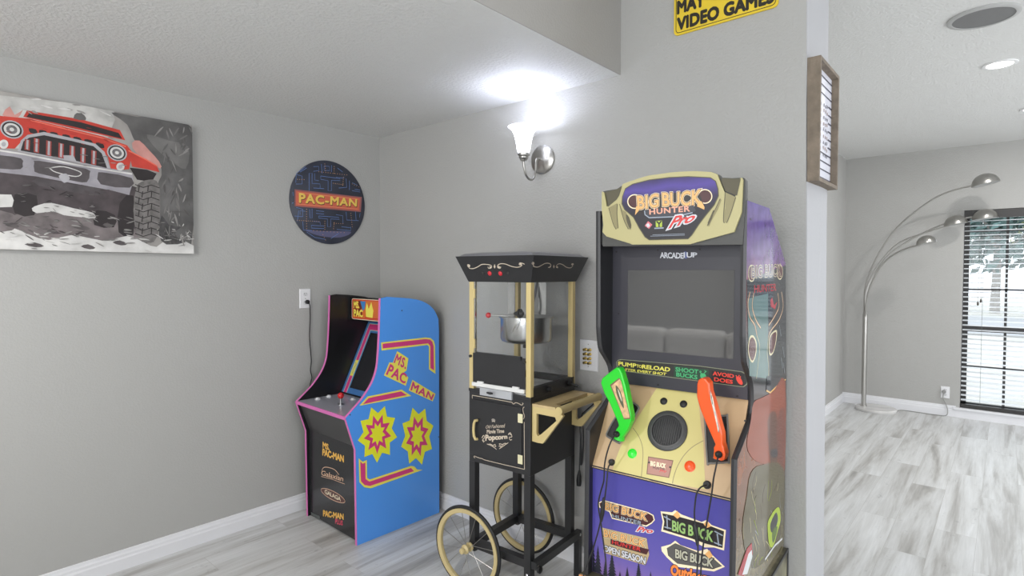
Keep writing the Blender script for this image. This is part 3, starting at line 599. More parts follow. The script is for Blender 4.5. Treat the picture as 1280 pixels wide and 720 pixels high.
# ------------------------------------------------------------------ arcade cabinets: shared shape of a side board
def side_board(root, x0, x1, outline, nfront, outer, inner, edge, out_right, part='side_panel', et=.003):
    """outline: (v, z) points, v forward; the first nfront of them run down the front edge and carry the edge trim"""
    P = [(x0, -v, z) for v, z in outline]; b = MB(); b.prism(P, (x1-x0, 0, 0), outer); n = len(tessellate_polygon([[Vector(p) for p in P]]))
    ki = b.mi(inner)
    for k in range(n):
        if out_right: b.m[k] = ki
        else: b.m[n+k] = ki
    for k in range(2*n, len(b.m)): b.m[k] = ki
    o = b.build(part, None, root)
    F = outline[:nfront]; rings = []
    for i, (v, z) in enumerate(F):
        a = Vector(F[max(i-1, 0)]); c = Vector(F[min(i+1, nfront-1)]); d = (c-a).normalized(); nv, nz = -d.y, d.x
        if nv < 0: nv, nz = -nv, -nz
        rings.append([(x0-.0005, -v, z), (x0-.0005, -v-nv*et*.6, z+nz*et*.6), ((x0+x1)/2, -v-nv*et, z+nz*et), (x1+.0005, -v-nv*et*.6, z+nz*et*.6), (x1+.0005, -v, z)])
    MB().loft(rings, edge, True).build('edge_trim', edge, o)
    return o
def curve_out(P, n=5): return [(p.x, p.y) for p in spline([Vector((a, b, 0)) for a, b in P], n)]

# ------------------------------------------------------------------ small blue cabinet in the corner
MW = .566
root = ms = thing('arcade_cabinet', 'small arcade cabinet with bright blue side in the room corner', 'arcade machine', (.1282, -.0614, 0), R(-1.5))
BLUE = mat('cabinet_blue', (80, 152, 236), .32, coat=.3); PINKE = mat('pink_edge', (214, 112, 178), .4); SATIN = mat('satin_black', (24, 24, 26), .3); MAG = mat('ink_magenta', (214, 62, 128), .35); YELI = mat('ink_yellow', (240, 226, 92), .35); LEM = mat('ink_lemon', (236, 236, 50), .35)
front = curve_out([(.412, 1.352), (.418, 1.18), (.428, 1.03), (.440, .95), (.470, .88), (.523, .813), (.562, .777), (.637, .716)], 5) + [(.577, .53), (.571, 0.0)]
back = [(-.012, 0), (-.012, 1.14)] + curve_out([(-.008, 1.21), (.03, 1.272), (.10, 1.318), (.20, 1.343), (.41, 1.362)], 4)[:-1]
outl = front + back
side_board(ms, 0, .016, outl, len(front), SATIN, SATIN, PINKE, False)
sp = side_board(ms, MW-.016, MW, outl, len(front), BLUE, SATIN, PINKE, True)
nx = l2w((1, 0, 0), ms) - l2w((0, 0, 0), ms); ny = l2w((0, -1, 0), ms) - l2w((0, 0, 0), ms)
a = Art(l2w((MW+.0003, 0, 0), ms), nx); c = crop(440, 360, 5.14); d = crop(430, 480, 5.14)
a.poly(c((187, 350), (470, 318), (505, 322), (526, 340), (533, 370), (536, 552), (494, 522), (494, 376), (484, 366), (190, 402)), YELI)
a.poly(c((197, 358), (470, 328), (500, 331), (516, 345), (524, 372), (527, 530), (503, 513), (503, 372), (488, 356), (197, 389)), MAG)
def logo(txt, q, fat=.035):
    a.text(txt, q, MAG, fat, 1.12, 0, 0, fat)
a.poly(c((262, 480), (290, 405), (362, 452), (350, 530), (330, 545), (362, 575), (345, 628), (205, 562), (240, 478)), YELI)
logo('MS.', c((290, 420), (356, 458), (344, 524), (266, 480))); logo('PAC', c((246, 486), (354, 556), (340, 618), (216, 556)))
a.poly(c((388, 590), (470, 640), (536, 680), (518, 728), (364, 658)), YELI); logo('MAN', c((390, 600), (528, 684), (512, 722), (374, 656)))
a.poly(d((98, 140), (152, 80), (370, 36), (432, 76)), YELI); a.poly(d((120, 130), (158, 90), (366, 47), (404, 71)), MAG)
a.poly(d((94, 478), (120, 500), (146, 488), (148, 602), (164, 614), (430, 526), (452, 530), (470, 550), (506, 551), (172, 670), (130, 664), (98, 630)), YELI)
a.poly(d((104, 498), (120, 512), (137, 504), (138, 610), (163, 627), (430, 539), (450, 560), (166, 655), (132, 649), (108, 624)), MAG)
def burst(cx, cy, rx, ry, n, ph, inner=.72):
    def st(k, ir=inner): return d(*[(cx+rx*k*(1 if i % 2 == 0 else ir)*math.cos(ph+math.pi*i/n), cy+ry*k*(1 if i % 2 == 0 else ir)*math.sin(ph+math.pi*i/n)-(rx*k*math.cos(ph+math.pi*i/n))*.12) for i in range(2*n)])
    a.poly(st(1), LEM); a.poly(st(.7, .6), MAG); a.poly(st(.42, .6), LEM)
burst(215, 320, 128, 185, 9, .2); burst(470, 335, 108, 195, 8, .5)
a.disc(c((320, 145))[0], .004, SLOT, 10); a.disc(d((38, 198))[0], .004, SLOT, 10); a.disc(d((608, 340))[0], .004, SLOT, 10)
a.build('side_artwork', sp)
# body between the sides
i0, i1 = .016, MW-.016
b = MB(); b.prism([(i0, -v, z) for v, z in [(.0, .03), (.0, 1.14), (.03, 1.26), (.10, 1.305), (.265, 1.335), (.265, 1.195), (.125, 1.185), (.125, 1.17), (.33, .722), (.33, .03)]], (i1-i0, 0, 0)); b.build('body', SATIN, ms)
mq = MB().box(i0, i1, -.272, -.264, 1.192, 1.34).build('marquee', mat('marquee_black', (22, 20, 22), .25), ms)
e = crop(360, 360, 5.14); a = Art(l2w((0, -.2725, 0), ms), ny); P3 = lambda x, z: l2w((x, -.2725, z), ms)
CRM = mat('ink_cream', (232, 220, 190), .35); ORG = mat('ink_orange', (214, 110, 50), .35); REDI = mat('ink_red', (196, 42, 40), .35); SKY = mat('ink_blue', (64, 128, 190), .35)
def lrect(x0, x1, z0, z1, r, P=P3, n=4):
    out = []
    for cx, cz, a0 in ((x1-r, z1-r, 0), (x0+r, z1-r, 90), (x0+r, z0+r, 180), (x1-r, z0+r, 270)): out += [P(cx+r*math.cos(R(a0+90*k/n)), cz+r*math.sin(R(a0+90*k/n))) for k in range(n+1)]
    return out
a.poly(lrect(.04, MW-.04, 1.198, 1.33, .015), CRM); a.poly(lrect(.044, MW-.044, 1.202, 1.326, .013), REDI); a.poly(lrect(.05, MW-.05, 1.207, 1.321, .011), ORG)
a.poly([P3(.055, 1.225), P3(.055, 1.315), P3(.155, 1.318), P3(.16, 1.215)], mat('ink_dark_brown', (110, 52, 30), .35))
q = lambda x0, x1, z0, z1: [P3(x0, z1), P3(x1, z1), P3(x1, z0), P3(x0, z0)]
for bo, mm in ((.1, REDI), (.05, YELI)): a.text('MS.', q(.062, .128, 1.268, 1.314), mm, bo, 1, 0, 0, .05); a.text('PAC', q(.062, .168, 1.214, 1.262), mm, bo, 1, 0, 0, .05); a.text('MAN', q(.36, .50, 1.214, 1.27), mm, bo, 1, 0, 0, .05)
a.poly([P3(.14, 1.315), P3(.2, 1.316), P3(.19, 1.27), P3(.168, 1.255)], SKY); a.poly([P3(.215, 1.31), P3(.235, 1.27), P3(.262, 1.315), P3(.285, 1.262), P3(.275, 1.215), P3(.205, 1.22), P3(.2, 1.27)], YELI); a.line([P3(.19, 1.215), P3(.345, 1.212)], .006, REDI)
a.build('marquee_print', mq)
# monitor bezel, leaning back
bz = Vector((0, -.132, 1.175)); bd = Vector((0, -.336, .735))-bz; BL = bd.length; bd.normalize(); bn = Vector((0, bd.z, -bd.y)); bn = bn if bn.y < 0 else -bn
Q = lambda x, s, o=0: l2w(tuple(bz + bd*s + bn*o + Vector((x, 0, 0))), ms)
be = MB(); be.hexa([Q(i0, 0, -.008), Q(i1, 0, -.008), Q(i1, BL, -.008), Q(i0, BL, -.008)], [Q(i0, 0), Q(i1, 0), Q(i1, BL), Q(i0, BL)]); bez = be.build('monitor_bezel', mat('bezel_blue', (70, 118, 176), .3), ms, 'world')
wn = (Q(0, 0, 1)-Q(0, 0, 0)); a = Art(Q(0, 0), wn); rc = lambda x0, x1, s0, s1: [Q(x0, s0), Q(x1, s0), Q(x1, s1), Q(x0, s1)]
CY = mat('ink_cyan', (96, 170, 196), .35)
a.poly(rc(.034, MW-.034, .014, BL), CY); a.poly(rc(.038, MW-.038, .018, BL), CRM); a.poly(rc(.041, MW-.041, .021, BL), MAG); a.poly(rc(.073, MW-.073, .06, BL), CRM); a.poly(rc(.076, MW-.076, .063, BL), CY); a.poly(rc(.082, MW-.082, .067, BL-.0), mat('bezel_blue', (70, 118, 176)))
for x in (.041, MW-.073): a.poly(rc(x, x+.032, .27, .375), YELI); a.line([Q(x+.008, .285), Q(x+.024, .3), Q(x+.01, .33), Q(x+.022, .36)], .004, SKY)
a.build('bezel_print', bez)
s_ = MB(); s_.hexa([Q(.094, .08, .0005), Q(MW-.094, .08, .0005), Q(MW-.094, BL-.035, .0005), Q(.094, BL-.035, .0005)], [Q(.094, .08, .004), Q(MW-.094, .08, .004), Q(MW-.094, BL-.035, .004), Q(.094, BL-.035, .004)]); s_.build('screen', mat('dark_screen', (38, 38, 42), .12, coat=.4), ms, 'world')
# control deck
dk = MB().box(i0, i1, -.632, -.332, .704, .722).build('control_deck', mat('deck_grey', (172, 174, 184), .28, coat=.3), ms)
MB().box(i0, i1, -.637, -.632, .703, .7225).build('front_trim', PINKE, dk)
def deckpt(px, py, z=.7222): return on(px, py, (0, 0, z), (0, 0, 1))
WB = mat('white_button', (232, 232, 234), .25)
for px, py in [(397, 499), (411, 495.8), (441, 499.5)]:
    k = deckpt(px, py); g = MB(); g.lathe([(.017, 0), (.017, .003), (.014, .005), (.0005, .005)], k, n=22, m=WB); g.lathe([(.011, .005), (.011, .009), (.008, .0105), (.0005, .0108)], k, n=22, m=WB); g.build('button', WB, ms, 'world', True)
k = deckpt(426, 505.5); j = MB().lathe([(.02, 0), (.02, .003), (.006, .004), (.006, .04), (.0005, .04)], k, n=20).build('joystick', mat('joystick_steel', (190, 190, 192), .3, 1), ms, 'world', True)
MB().sphere(k + Vector((0, 0, .052)), .0185, 20).build('ball_top', mat('joystick_red', (206, 40, 44), .25), j, 'world', True)
# front panels below the deck
FB = mat('front_black', (44, 44, 46), .22)
b = MB(); b.prism([(i0, -v, z) for v, z in [(.618, .703), (.556, .535), (.54, .535), (.60, .703)]], (i1-i0, 0, 0)); b.build('coin_panel', mat('front_charcoal', (62, 62, 62), .3), ms)
fp = MB().box(i0, i1, -.556, -.54, .012, .535).build('front_panel', FB, ms)
a = Art(l2w((0, -.5562, 0), ms), ny); g = crop(365, 490, 3.6)
GLD = mat('ink_gold', (232, 180, 84), .4); TAN = mat('ink_tan', (214, 176, 148), .4)
a.text('MS.', g((139, 224), (168, 238), (168, 262), (139, 250)), GLD, .05); a.text('PAC-MAN', g((138, 255), (233, 287), (233, 316), (138, 284)), GLD, .05, .95)
a.line(g((134, 372), (138, 345), (155, 338), (190, 348), (212, 372)), .004, TAN, False, 4); a.text('Galaxian', g((134, 352), (232, 380), (230, 402), (132, 374)), TAN, .01, .95); a.line(g((132, 380), (180, 392), (238, 414)), .003, TAN)
el = [(185+54*math.cos(t*math.pi/12), 466+20*math.sin(t*math.pi/12)+54*math.cos(t*math.pi/12)*.48) for t in range(24)]
a.poly(g(*el), mat('ink_maroon', (84, 48, 44), .4)); a.line(g(*el), .004, TAN, True); a.text('GALAGA', g((148, 438), (220, 474), (220, 492), (148, 456)), CRM, .02, .9)
a.text('PAC-MAN', g((141, 532), (232, 549), (232, 574), (141, 558)), GLD, .05, .95); a.text('PLUS', g((196, 570), (229, 580), (228, 600), (195, 591)), mat('ink_rose', (206, 72, 96), .4), .04)
a.poly(g((86, 540), (126, 558), (126, 574), (86, 556)), mat('ink_label', (88, 92, 90), .5))
a.build('front_print', fp)
# its cord up to the outlet
o = thing('power_cord', 'black power cord hanging from the left outlet behind the blue cabinet', 'cord', (.02, -.56, .72))
X = lambda px, py, x: on(px, py, (x, 0, 0), (1, 0, 0))
pts = [X(383.5, 377, .02), X(386.5, 379, .022), X(387.6, 386, .014), X(387.8, 400, .012), X(387, 420, .013), X(388.4, 440, .014), X(389.2, 452, .013), X(388.2, 463, .014), X(389.8, 472, .014), X(387.5, 482, .015), X(388, 500, .03), X(390, 540, .06)]
MB().tube(spline(pts, 5), .0032, 8).build('cable', CORD, o, 'world', True)
p = X(382.6, 377.3, .0); MB().lathe([(.011, .008), (.013, .011), (.013, .024), (.009, .03), (.0005, .031)], p, (1, 0, 0), 18).build('plug', CORD, o, 'world', True)

# ------------------------------------------------------------------ popcorn cart
root = pc = thing('popcorn_cart', 'black and gold popcorn machine cart with two spoked wheels', 'popcorn machine', (1.43723, -.49793, 0), R(4.5))
CB = mat('cart_black', (40, 40, 42), .38, var=.08, vscale=8); GOLD = mat('cart_gold', (206, 186, 130), .42, var=.05); CREAM = mat('cart_filigree', (206, 192, 172), .5)
w_, d_, h_ = .32, .347, .017
TUBE = lambda *a: MB().bar(*a, w=.034, h=.034)
for x in (0, w_):
    for y in (0, d_): MB().box(x-h_, x+h_, y-h_, y+h_, .0 if (x and not y) else .175, .604).build('leg', CB, pc)
MB().box(h_, w_-h_, -h_, h_, .19, .226).build('rail', CB, pc); MB().box(h_, w_-h_, d_-h_, d_+h_, .19, .226).build('rail', CB, pc)
MB().box(-h_, h_, h_, d_-h_, .19, .226).build('rail', CB, pc)
st = MB(); st.box(w_+h_+.001, w_+h_+.03, -.012, d_+.04, .192, .226); st.build('stand_rail', CB, pc)
MB().box(w_+h_+.001, w_+h_+.03, d_+.012, d_+.04, 0, .192).build('stand_leg', CB, pc)
for x, y, ax in ((w_+h_+.03, d_+.026, (1, 0, 0)), (w_, -h_, (0, -1, 0)), (w_+.05, -.0, (1, 0, 0))):
    MB().lathe([(.007, 0), (.007, .003), (.004, .0055), (.0005, .006)], (x-(.003 if ax[0] else 0), y, .208 if ax[0] else .16), ax, 12).build('bolt', SILVER, pc, 'local', True)
MB().lathe([(.012, 0), (.016, .004), (.016, .014), (.01, .018), (.0005, .018)], (w_+h_+.03, .0, .195), (1, 0, 0), 16).build('knob', CORD, pc, 'local', True)
MB().tube([(0, -.075, .2), (0, d_+.075, .2)], .006, 10).build('axle', STEEL, pc, 'local', True)
RIM = mat('wheel_tan', (196, 178, 130), .45); TYRE = mat('black_tyre', (34, 34, 35), .6)
for y, s in ((-h_-.034, -1), (d_+h_+.034, 1)):
    wl = MB().torus((0, y, .2), .192, .0085, (0, 1, 0), 64, 10).build('wheel', TYRE, pc, 'local', True)
    b = MB(); n = 64; pr = [(.186, -.011), (.186, .011), (.166, .009), (.163, 0), (.166, -.009)]; b.loft([[(r*math.cos(2*math.pi*k/n), y+z, .2+r*math.sin(2*math.pi*k/n)) for r, z in pr] for k in range(n+1)], None, False); b.build('rim', RIM, wl, 'local', True)
    for k in range(12):
        t = 2*math.pi*k/12+.2; f = -1 if k % 2 else 1
        MB().tube([(.018*math.cos(t+.5*f), y+.012*f, .2+.018*math.sin(t+.5*f)), (.166*math.cos(t), y, .2+.166*math.sin(t))], .0014, 5).build('spoke', STEEL, wl)
    MB().lathe([(.009, -.03), (.014, -.026), (.022, -.018), (.022, -.013), (.011, -.01), (.011, .01), (.022, .013), (.022, .018), (.012, .024), (.009, .028)], (0, y, .2), (0, 1, 0), 20).build('hub', RIM, wl, 'local', True)
    MB().lathe([(.012, 0), (.015, .006), (.012, .016), (.0005, .019)], (0, y+s*.028, .2), (0, s, 0), 16).build('hub_cap', RIM, wl, 'local', True)
# lower cabinet
B0, B1 = .604, .938; xl, xr, yf, yb = -h_, w_+h_, -h_, d_+h_
MB().box(xl, xr, yf, yb, B0, B1).build('cabinet_body', CB, pc, bevel=.002)
dr = MB().box(xl+.014, w_-.028, yf-.006, yf, B0+.035, B1-.035).build('door', CB, pc, bevel=.0015)
ny = l2w((0, -1, 0), pc) - l2w((0, 0, 0), pc); nx = l2w((1, 0, 0), pc) - l2w((0, 0, 0), pc); g = crop(575, 480, 6); h = crop(590, 510, 12)
a = Art(l2w((0, yf-.0062, 0), pc), ny)
a.text('Old Fashioned', h((210, 262), (495, 232), (502, 292), (205, 308)), CREAM, .0, .95, .3); a.text('Movie Time', h((225, 325), (482, 318), (482, 370), (225, 385)), CREAM, .03, .98); a.text('Popcorn', h((205, 405), (526, 400), (528, 476), (205, 515)), CREAM, .05, 1.0)
a.disc(h((322, 182))[0], .011, mat('filigree_grey', (150, 144, 136), .5), 16, .007); a.line(h((300, 205), (322, 195), (345, 210)), .003, CREAM)
for q in [[(225, 540), (280, 560), (330, 590), (370, 620)], [(545, 520), (500, 550), (450, 585), (410, 612)], [(270, 540), (310, 560), (350, 545), (345, 580), (365, 570)], [(500, 525), (460, 545), (410, 535), (430, 575), (400, 570)], [(240, 545), (290, 545), (340, 600)], [(520, 530), (470, 540), (430, 595)]]: a.line(h(*q), .0028, CREAM, False, 4)
for q in [[(150, 450), (175, 410), (190, 440), (160, 480), (180, 515)], [(545, 400), (575, 370), (600, 430), (560, 440), (575, 480), (600, 470)], [(155, 480), (190, 500)], [(550, 385), (590, 400)]]: a.line(h(*q), .0032, CREAM, False, 4)
a.build('door_print', dr)
a = Art(l2w((0, yf-.0005, 0), pc), ny); LN = .0026
a.line(g((94, 430), (92, 84)), LN, CREAM); a.line(g((92, 84), (240, 110), (390, 137)), LN, CREAM); a.line(g((482, 285), (484, 640)), LN, CREAM); a.line(g((484, 640), (330, 605), (180, 568)), LN, CREAM)
for q in [[(390, 137), (402, 150), (418, 140), (440, 146), (462, 158), (474, 148), (468, 142)], [(482, 172), (472, 185), (476, 215), (484, 240), (476, 262), (470, 258)], [(94, 430), (103, 445), (100, 470), (93, 500), (100, 520), (105, 514)], [(180, 568), (168, 560), (150, 556), (128, 548), (108, 540), (106, 550), (114, 552)]]: a.line(g(*q), LN, CREAM, False, 4)
a.build('filigree', pc)
hd = spline([l2w((.006, yf-.006, .865), pc), l2w((.004, yf-.03, .86), pc), l2w((.004, yf-.036, .81), pc), l2w((.004, yf-.03, .762), pc), l2w((.006, yf-.006, .757), pc)], 6)
MB().tube([on(x, y, l2w((0, yf-.02, 0), pc), ny) for x, y in g((130, 272), (112, 275), (104, 300), (101, 345), (105, 390), (116, 415), (130, 412))], .0065, 10).build('handle', GOLD, dr, 'world', True)
for z in (.855, .672):
    MB().box(w_-.046, w_-.02, yf-.009, yf-.006, z-.02, z+.02).build('hinge', mat('hinge_ivory', (224, 218, 180), .4), dr, bevel=.001)
# glass popping case
MB().box(xl-.002, xr+.002, yf-.002, yb+.002, .938, .952).build('case_floor', CB, pc)
rimb = MB(); rimb.box(xr-.022, xr, yf+.02, yb-.01, .952, .99); rimb.box(xl, xl+.022, yf+.02, yb-.01, .952, .99); rimb.box(xl+.02, xr-.02, yb-.02, yb, .952, .99); rimb.build('case_base', CB, pc)
MB().box(xl+.022, xr-.022, yf+.02, yb-.022, .952, .958).build('popcorn_tray', mat('tray_steel', (214, 214, 214), .35, .2, bump=.3, bscale=60, var=.2, vscale=25), pc)
for x, y in ((xl, yf), (xr-.026, yf), (xl, yb-.026), (xr-.026, yb-.026)):
    MB().box(x, x+.026, y, y+.026, .94, 1.458).build('corner_post', GOLD, pc, bevel=.0015)
GL = glassmat('case_glass', (.995, 1, 1, 1), .05)
MB().box(xl+.026, xr-.026, yb-.014, yb-.011, .99, 1.458).build('glass_pane', GL, pc); MB().box(xl+.010, xl+.013, yf+.026, yb-.026, .99, 1.458).build('glass_pane', GL, pc); MB().box(xr-.013, xr-.010, yf+.026, yb-.026, .99, 1.458).build('glass_pane', GL, pc)
gd = MB().box(xl+.032, xr-.034, yf+.008, yf+.011, 1.118, 1.455).build('glass_door', GL, pc)
MB().box(xl+.026, xl+.032, yf+.004, yf+.016, 1.1, 1.456).build('door_edge', SILVER, gd)
for z in (1.40, 1.165): MB().box(xl+.02, xl+.036, yf-.004, yf+.004, z-.022, z+.022).build('hinge', GOLD, gd, bevel=.001)
kp = MB(); kp.prism([(xl+.028, y, z) for y, z in ((yf-.006, .985), (yf-.002, .985), (yf-.002, 1.122), (yf-.006, 1.122))], (xr-xl-.054, 0, 0)); kp.box(xl+.05, xr-.045, yf-.014, yf-.001, 1.112, 1.128); kp.build('door_flap', CB, pc)
for x in (xl+.012, xr-.03): MB().lathe([(.0065, 0), (.0065, .01), (.004, .012), (.0005, .012)], (x, yf-.001, 1.105), (0, -1, 0), 12).build('flap_pin', CORD, pc, 'local', True)
MB().box(xl+.026, xr-.028, yf-.012, yf-.002, .968, .985).build('front_ledge', mat('ledge_white', (222, 222, 220), .35), pc)
for x in (xl+.06, xr-.09): MB().box(x, x+.035, yf-.014, yf-.003, .983, .993).build('ledge_clip', mat('ledge_white', (222, 222, 220)), pc)
dw = MB().box(xl+.075, xr-.095, yf-.012, yf-.002, .93, .966).build('crumb_drawer', mat('drawer_grey', (188, 190, 194), .35, .3), pc)
MB().bar((xl+.125, yf-.012, .947), (xl+.165, yf-.04, .952), .016, .007).build('drawer_pull', CORD, dw)
# kettle and its hangers
kx, ky = .195, .19; KET = mat('kettle_steel', (186, 186, 186), .24, 1); V = lambda *p: l2w(p, pc)
def onv(px, py, y): return w2l(on(px, py, V(0, y, 0), ny), pc)
kc = onv(658, 411, ky); kl = onv(632, 411, ky); kr_ = abs(kc.x-kl.x); zt = onv(658, 396, ky).z; zb = onv(658, 427, ky).z; kx = kc.x
kt = MB().lathe([(.0005, zb), (kr_-.02, zb), (kr_-.006, zb+.006), (kr_, zb+.02), (kr_, zt-.004), (kr_+.008, zt-.002), (kr_+.008, zt+.003), (.0005, zt+.006)], (kx, ky, 0), n=48).build('kettle', KET, pc, 'local', True)
for px in (639.5, 678):
    q0 = onv(px, 393, ky); MB().box(q0.x-.021, q0.x+.021, ky-.002, ky+.002, q0.z, 1.458).build('hanger_plate', KET, pc)
q0 = onv(634, 395, ky-kr_); q1 = onv(610.5, 394, ky-kr_-.03)
rd = MB().tube([(q0.x+.03, ky-kr_+.01, q0.z), tuple(q0), tuple(q1)], .0035, 8).build('kettle_handle', SILVER, kt, 'local', True)
MB().sphere(q1, .0135, 18).build('kettle_knob', mat('knob_red', (190, 44, 52), .3), kt, 'local', True)
q2 = onv(649.5, 392, ky-kr_-.01); b = MB(); b.lathe([(.006, -.03), (.01, -.02), (.012, -.004), (.022, -.002), (.022, .006), (.012, .008), (.008, .02)], q2, (1, 0, .05), 20); b.build('crank_knob', CORD, kt, 'local', True)
MB().tube([tuple(q2), tuple(onv(647, 402, ky-kr_-.02)), tuple(onv(642, 412, ky-kr_-.02)), tuple(onv(640.5, 414, ky-kr_-.02))], .003, 7).build('crank_lever', STEEL, kt, 'local', True)
MB().tube([tuple(onv(672, 352, ky)), tuple(onv(669, 368, ky-.02)), tuple(onv(665, 382, ky-.04)), tuple(onv(666, 396, ky-.03))], .006, 8).build('heater_cable', mat('grey_sleeve', (96, 96, 98), .5), kt, 'local', True)
hk = MB(); hk.box(kx-.012, kx+.012, ky-.012, ky+.012, zb-.03, zb+.001); hk.build('kettle_stem', CB, kt)
# flared roof
rb, rt, ov = 1.455, 1.573, .046
rf = MB(); rg = lambda e, z: [(xl-e, yf-e, z), (xr+e, yf-e, z), (xr+e, yb+e, z), (xl-e, yb+e, z)]
rf.loft([rg(.0015, rb), rg(.004, rb+.004), rg(ov, rt)], None, True); roof = rf.build('roof', CB, pc)
lid = MB(); lid.loft([rg(ov-.012, rt), rg(ov-.03, rt+.012), rg(ov-.09, rt+.02)], None, True); lid.build('roof_lid', mat('lid_grey', (120, 120, 124), .35), roof)
def face(x0, y0, x1, y1, nrm):    # the leaning fascia between roof foot and rim
    P = Vector((x0, y0, rb+.004)); n = Vector(nrm).normalized(); return V(*P), (l2w(tuple(n), pc)-l2w((0, 0, 0), pc))
t = ov-.004; L_ = rt-rb-.004; k6 = crop(560, 300, 6)
P0, nn = face(xl-.004, yf-.004, xr, yf-.004, (0, -L_, -t)); a = Art(P0, nn)
for q in [[(165, 200), (150, 200), (148, 185), (165, 190), (158, 210), (190, 214), (225, 200), (255, 183), (300, 184), (325, 192), (325, 208), (305, 212), (300, 200)], [(575, 182), (560, 175), (540, 172), (535, 185), (555, 186), (540, 200), (510, 204), (470, 195), (430, 180), (395, 178), (375, 188), (372, 205), (390, 212), (396, 200)]]: a.line(k6(*q), .0034, CREAM, False, 4)
a.poly(k6((350, 180), (357, 200), (350, 215), (343, 200)), CREAM); a.disc(k6((318, 204))[0], .005, CREAM, 12); a.disc(k6((382, 202))[0], .005, CREAM, 12); a.disc(k6((545, 176))[0], .005, CREAM, 12); a.disc(k6((157, 194))[0], .005, CREAM, 12)
a.build('scrollwork', roof)
for (px, py, r, mm) in [(604, 341.2, .005, SLOT), (612.2, 341.6, .0085, mat('switch_red', (206, 46, 58), .3)), (625.6, 341.8, .0085, mat('switch_red', (206, 46, 58), .3)), (635.3, 341, .005, SLOT)]:
    p = on(px, py, P0, nn); MB().lathe([(r*1.25, 0), (r*1.2, .003), (r, .0045), (r*.8, .006), (.0004, .0065)], p, nn, 18).build('switch' if r > .006 else 'indicator_lamp', mm, roof, 'world', True)
P0, nn = face(xr+.004, yf, xr+.004, yb, (L_, 0, -t)); a = Art(P0, nn)
for q in [[(640, 180), (630, 178), (632, 168), (645, 172), (640, 195), (670, 203), (700, 190), (730, 175), (760, 176), (772, 190), (765, 205), (750, 204)], [(942, 184), (934, 176), (925, 182), (935, 192), (920, 208), (890, 205), (860, 185), (835, 178), (815, 188), (812, 204), (826, 208)]]: a.line(k6(*q), .0034, CREAM, False, 4)
a.poly(k6((793, 183), (799, 200), (793, 214), (788, 200)), CREAM)
for q in [(765, 200), (818, 202), (935, 182), (640, 178)]: a.disc(k6(q)[0], .005, CREAM, 12)
a.build('scrollwork', roof)
# side shelf with its brackets, knobs
sh0 = .912; xo = xr+.001
q = lambda px, py, z: w2l(on(px, py, (0, 0, z), (0, 0, 1)), pc)
ox = .158
def bracket(y):
    O = [(xo, y, sh0), (xo+ox, y, sh0-.0), (xo+ox, y, sh0-.028), (xo+.055, y, .762), (xo, y, .762)]; I = [(xo+.022, y, sh0-.028), (xo+.118, y, sh0-.03), (xo+.124, y, sh0-.045), (xo+.05, y, .80), (xo+.03, y, .785), (xo+.022, y, .795)]
    b = MB(); th = .016
    # a frame: outline minus opening, as quads between matching points
    On = [O[0], ((O[0][0]+O[1][0])/1.6, y, sh0), O[1], O[2], O[3], O[4]]
    On = [(xo, y, sh0), (xo+.13, y, sh0), (xo+ox, y, sh0-.02), (xo+.056, y, .758), (xo+.03, y, .756), (xo, y, .758)]
    for k in range(6):
        j = (k+1) % 6; A = [On[k], On[j], I[j], I[k]]; b.hexa([Vector(p) for p in A], [Vector(p)+Vector((0, th, 0)) for p in A])
    return b.build('shelf_bracket', GOLD, pc)
bracket(yf+.012); bracket(yb-.03)
sf = MB(); sf.box(xo, xo+.085, yf+.012, yb-.014, sh0, sh0+.012); sf.box(xo+.085, xo+.118, yf+.012, yf+.06, sh0, sh0+.012); sf.box(xo+.085, xo+.118, yb-.03, yb-.014, sh0, sh0+.012); sf.build('shelf_top', mat('shelf_wood', (200, 176, 130), .45, var=.1, vscale=20), pc)
MB().tube([(xo+.138, yf+.008, sh0+.0), (xo+.138, yb-.012, sh0+.0)], .0175, 14).build('shelf_rail', GOLD, pc, 'local', True)
for y in (.12, .30): MB().lathe([(.006, 0), (.013, .003), (.013, .016), (.008, .02), (.0005, .02)], (xr, y, .967), (1, 0, 0), 16).build('side_knob', CORD, pc, 'local', True)
MB().tube([(xr+.01, .3, .967), (xr+.05, .31, .955)], .006, 8).build('side_lever', CORD, pc, 'local', True)
# its cord, hung up behind the shelf
o = thing('power_cord', 'black cord with plug dangling below the cart shelf', 'cord', tuple(V(.4, .30, .62)))
pl = V(.4, .392, 0)
K = lambda px, py: on(px, py, pl, ny)
MB().tube(spline([K(728, 517), K(726, 530), K(725.2, 560), K(724.2, 590)], 5), .003, 8).build('cable', CORD, o, 'world', True)
MB().tube(spline([K(727.5, 522), K(729, 540), K(729, 560), K(727.5, 578), K(725.8, 579), K(726.5, 560), K(725, 530)], 5), .0045, 8).build('cable_loop', CORD, o, 'world', True)
MB().tube([K(724.2, 588), K(724, 595), K(723.7, 601), K(723.6, 607)], [.005, .011, .0135, .011], 12).build('plug', CORD, o, 'world', True)
MB().tube([V(xo+.138, .359, sh0-.012), K(728, 517)], .003, 6).build('cable_tie', CORD, o, 'world', True)
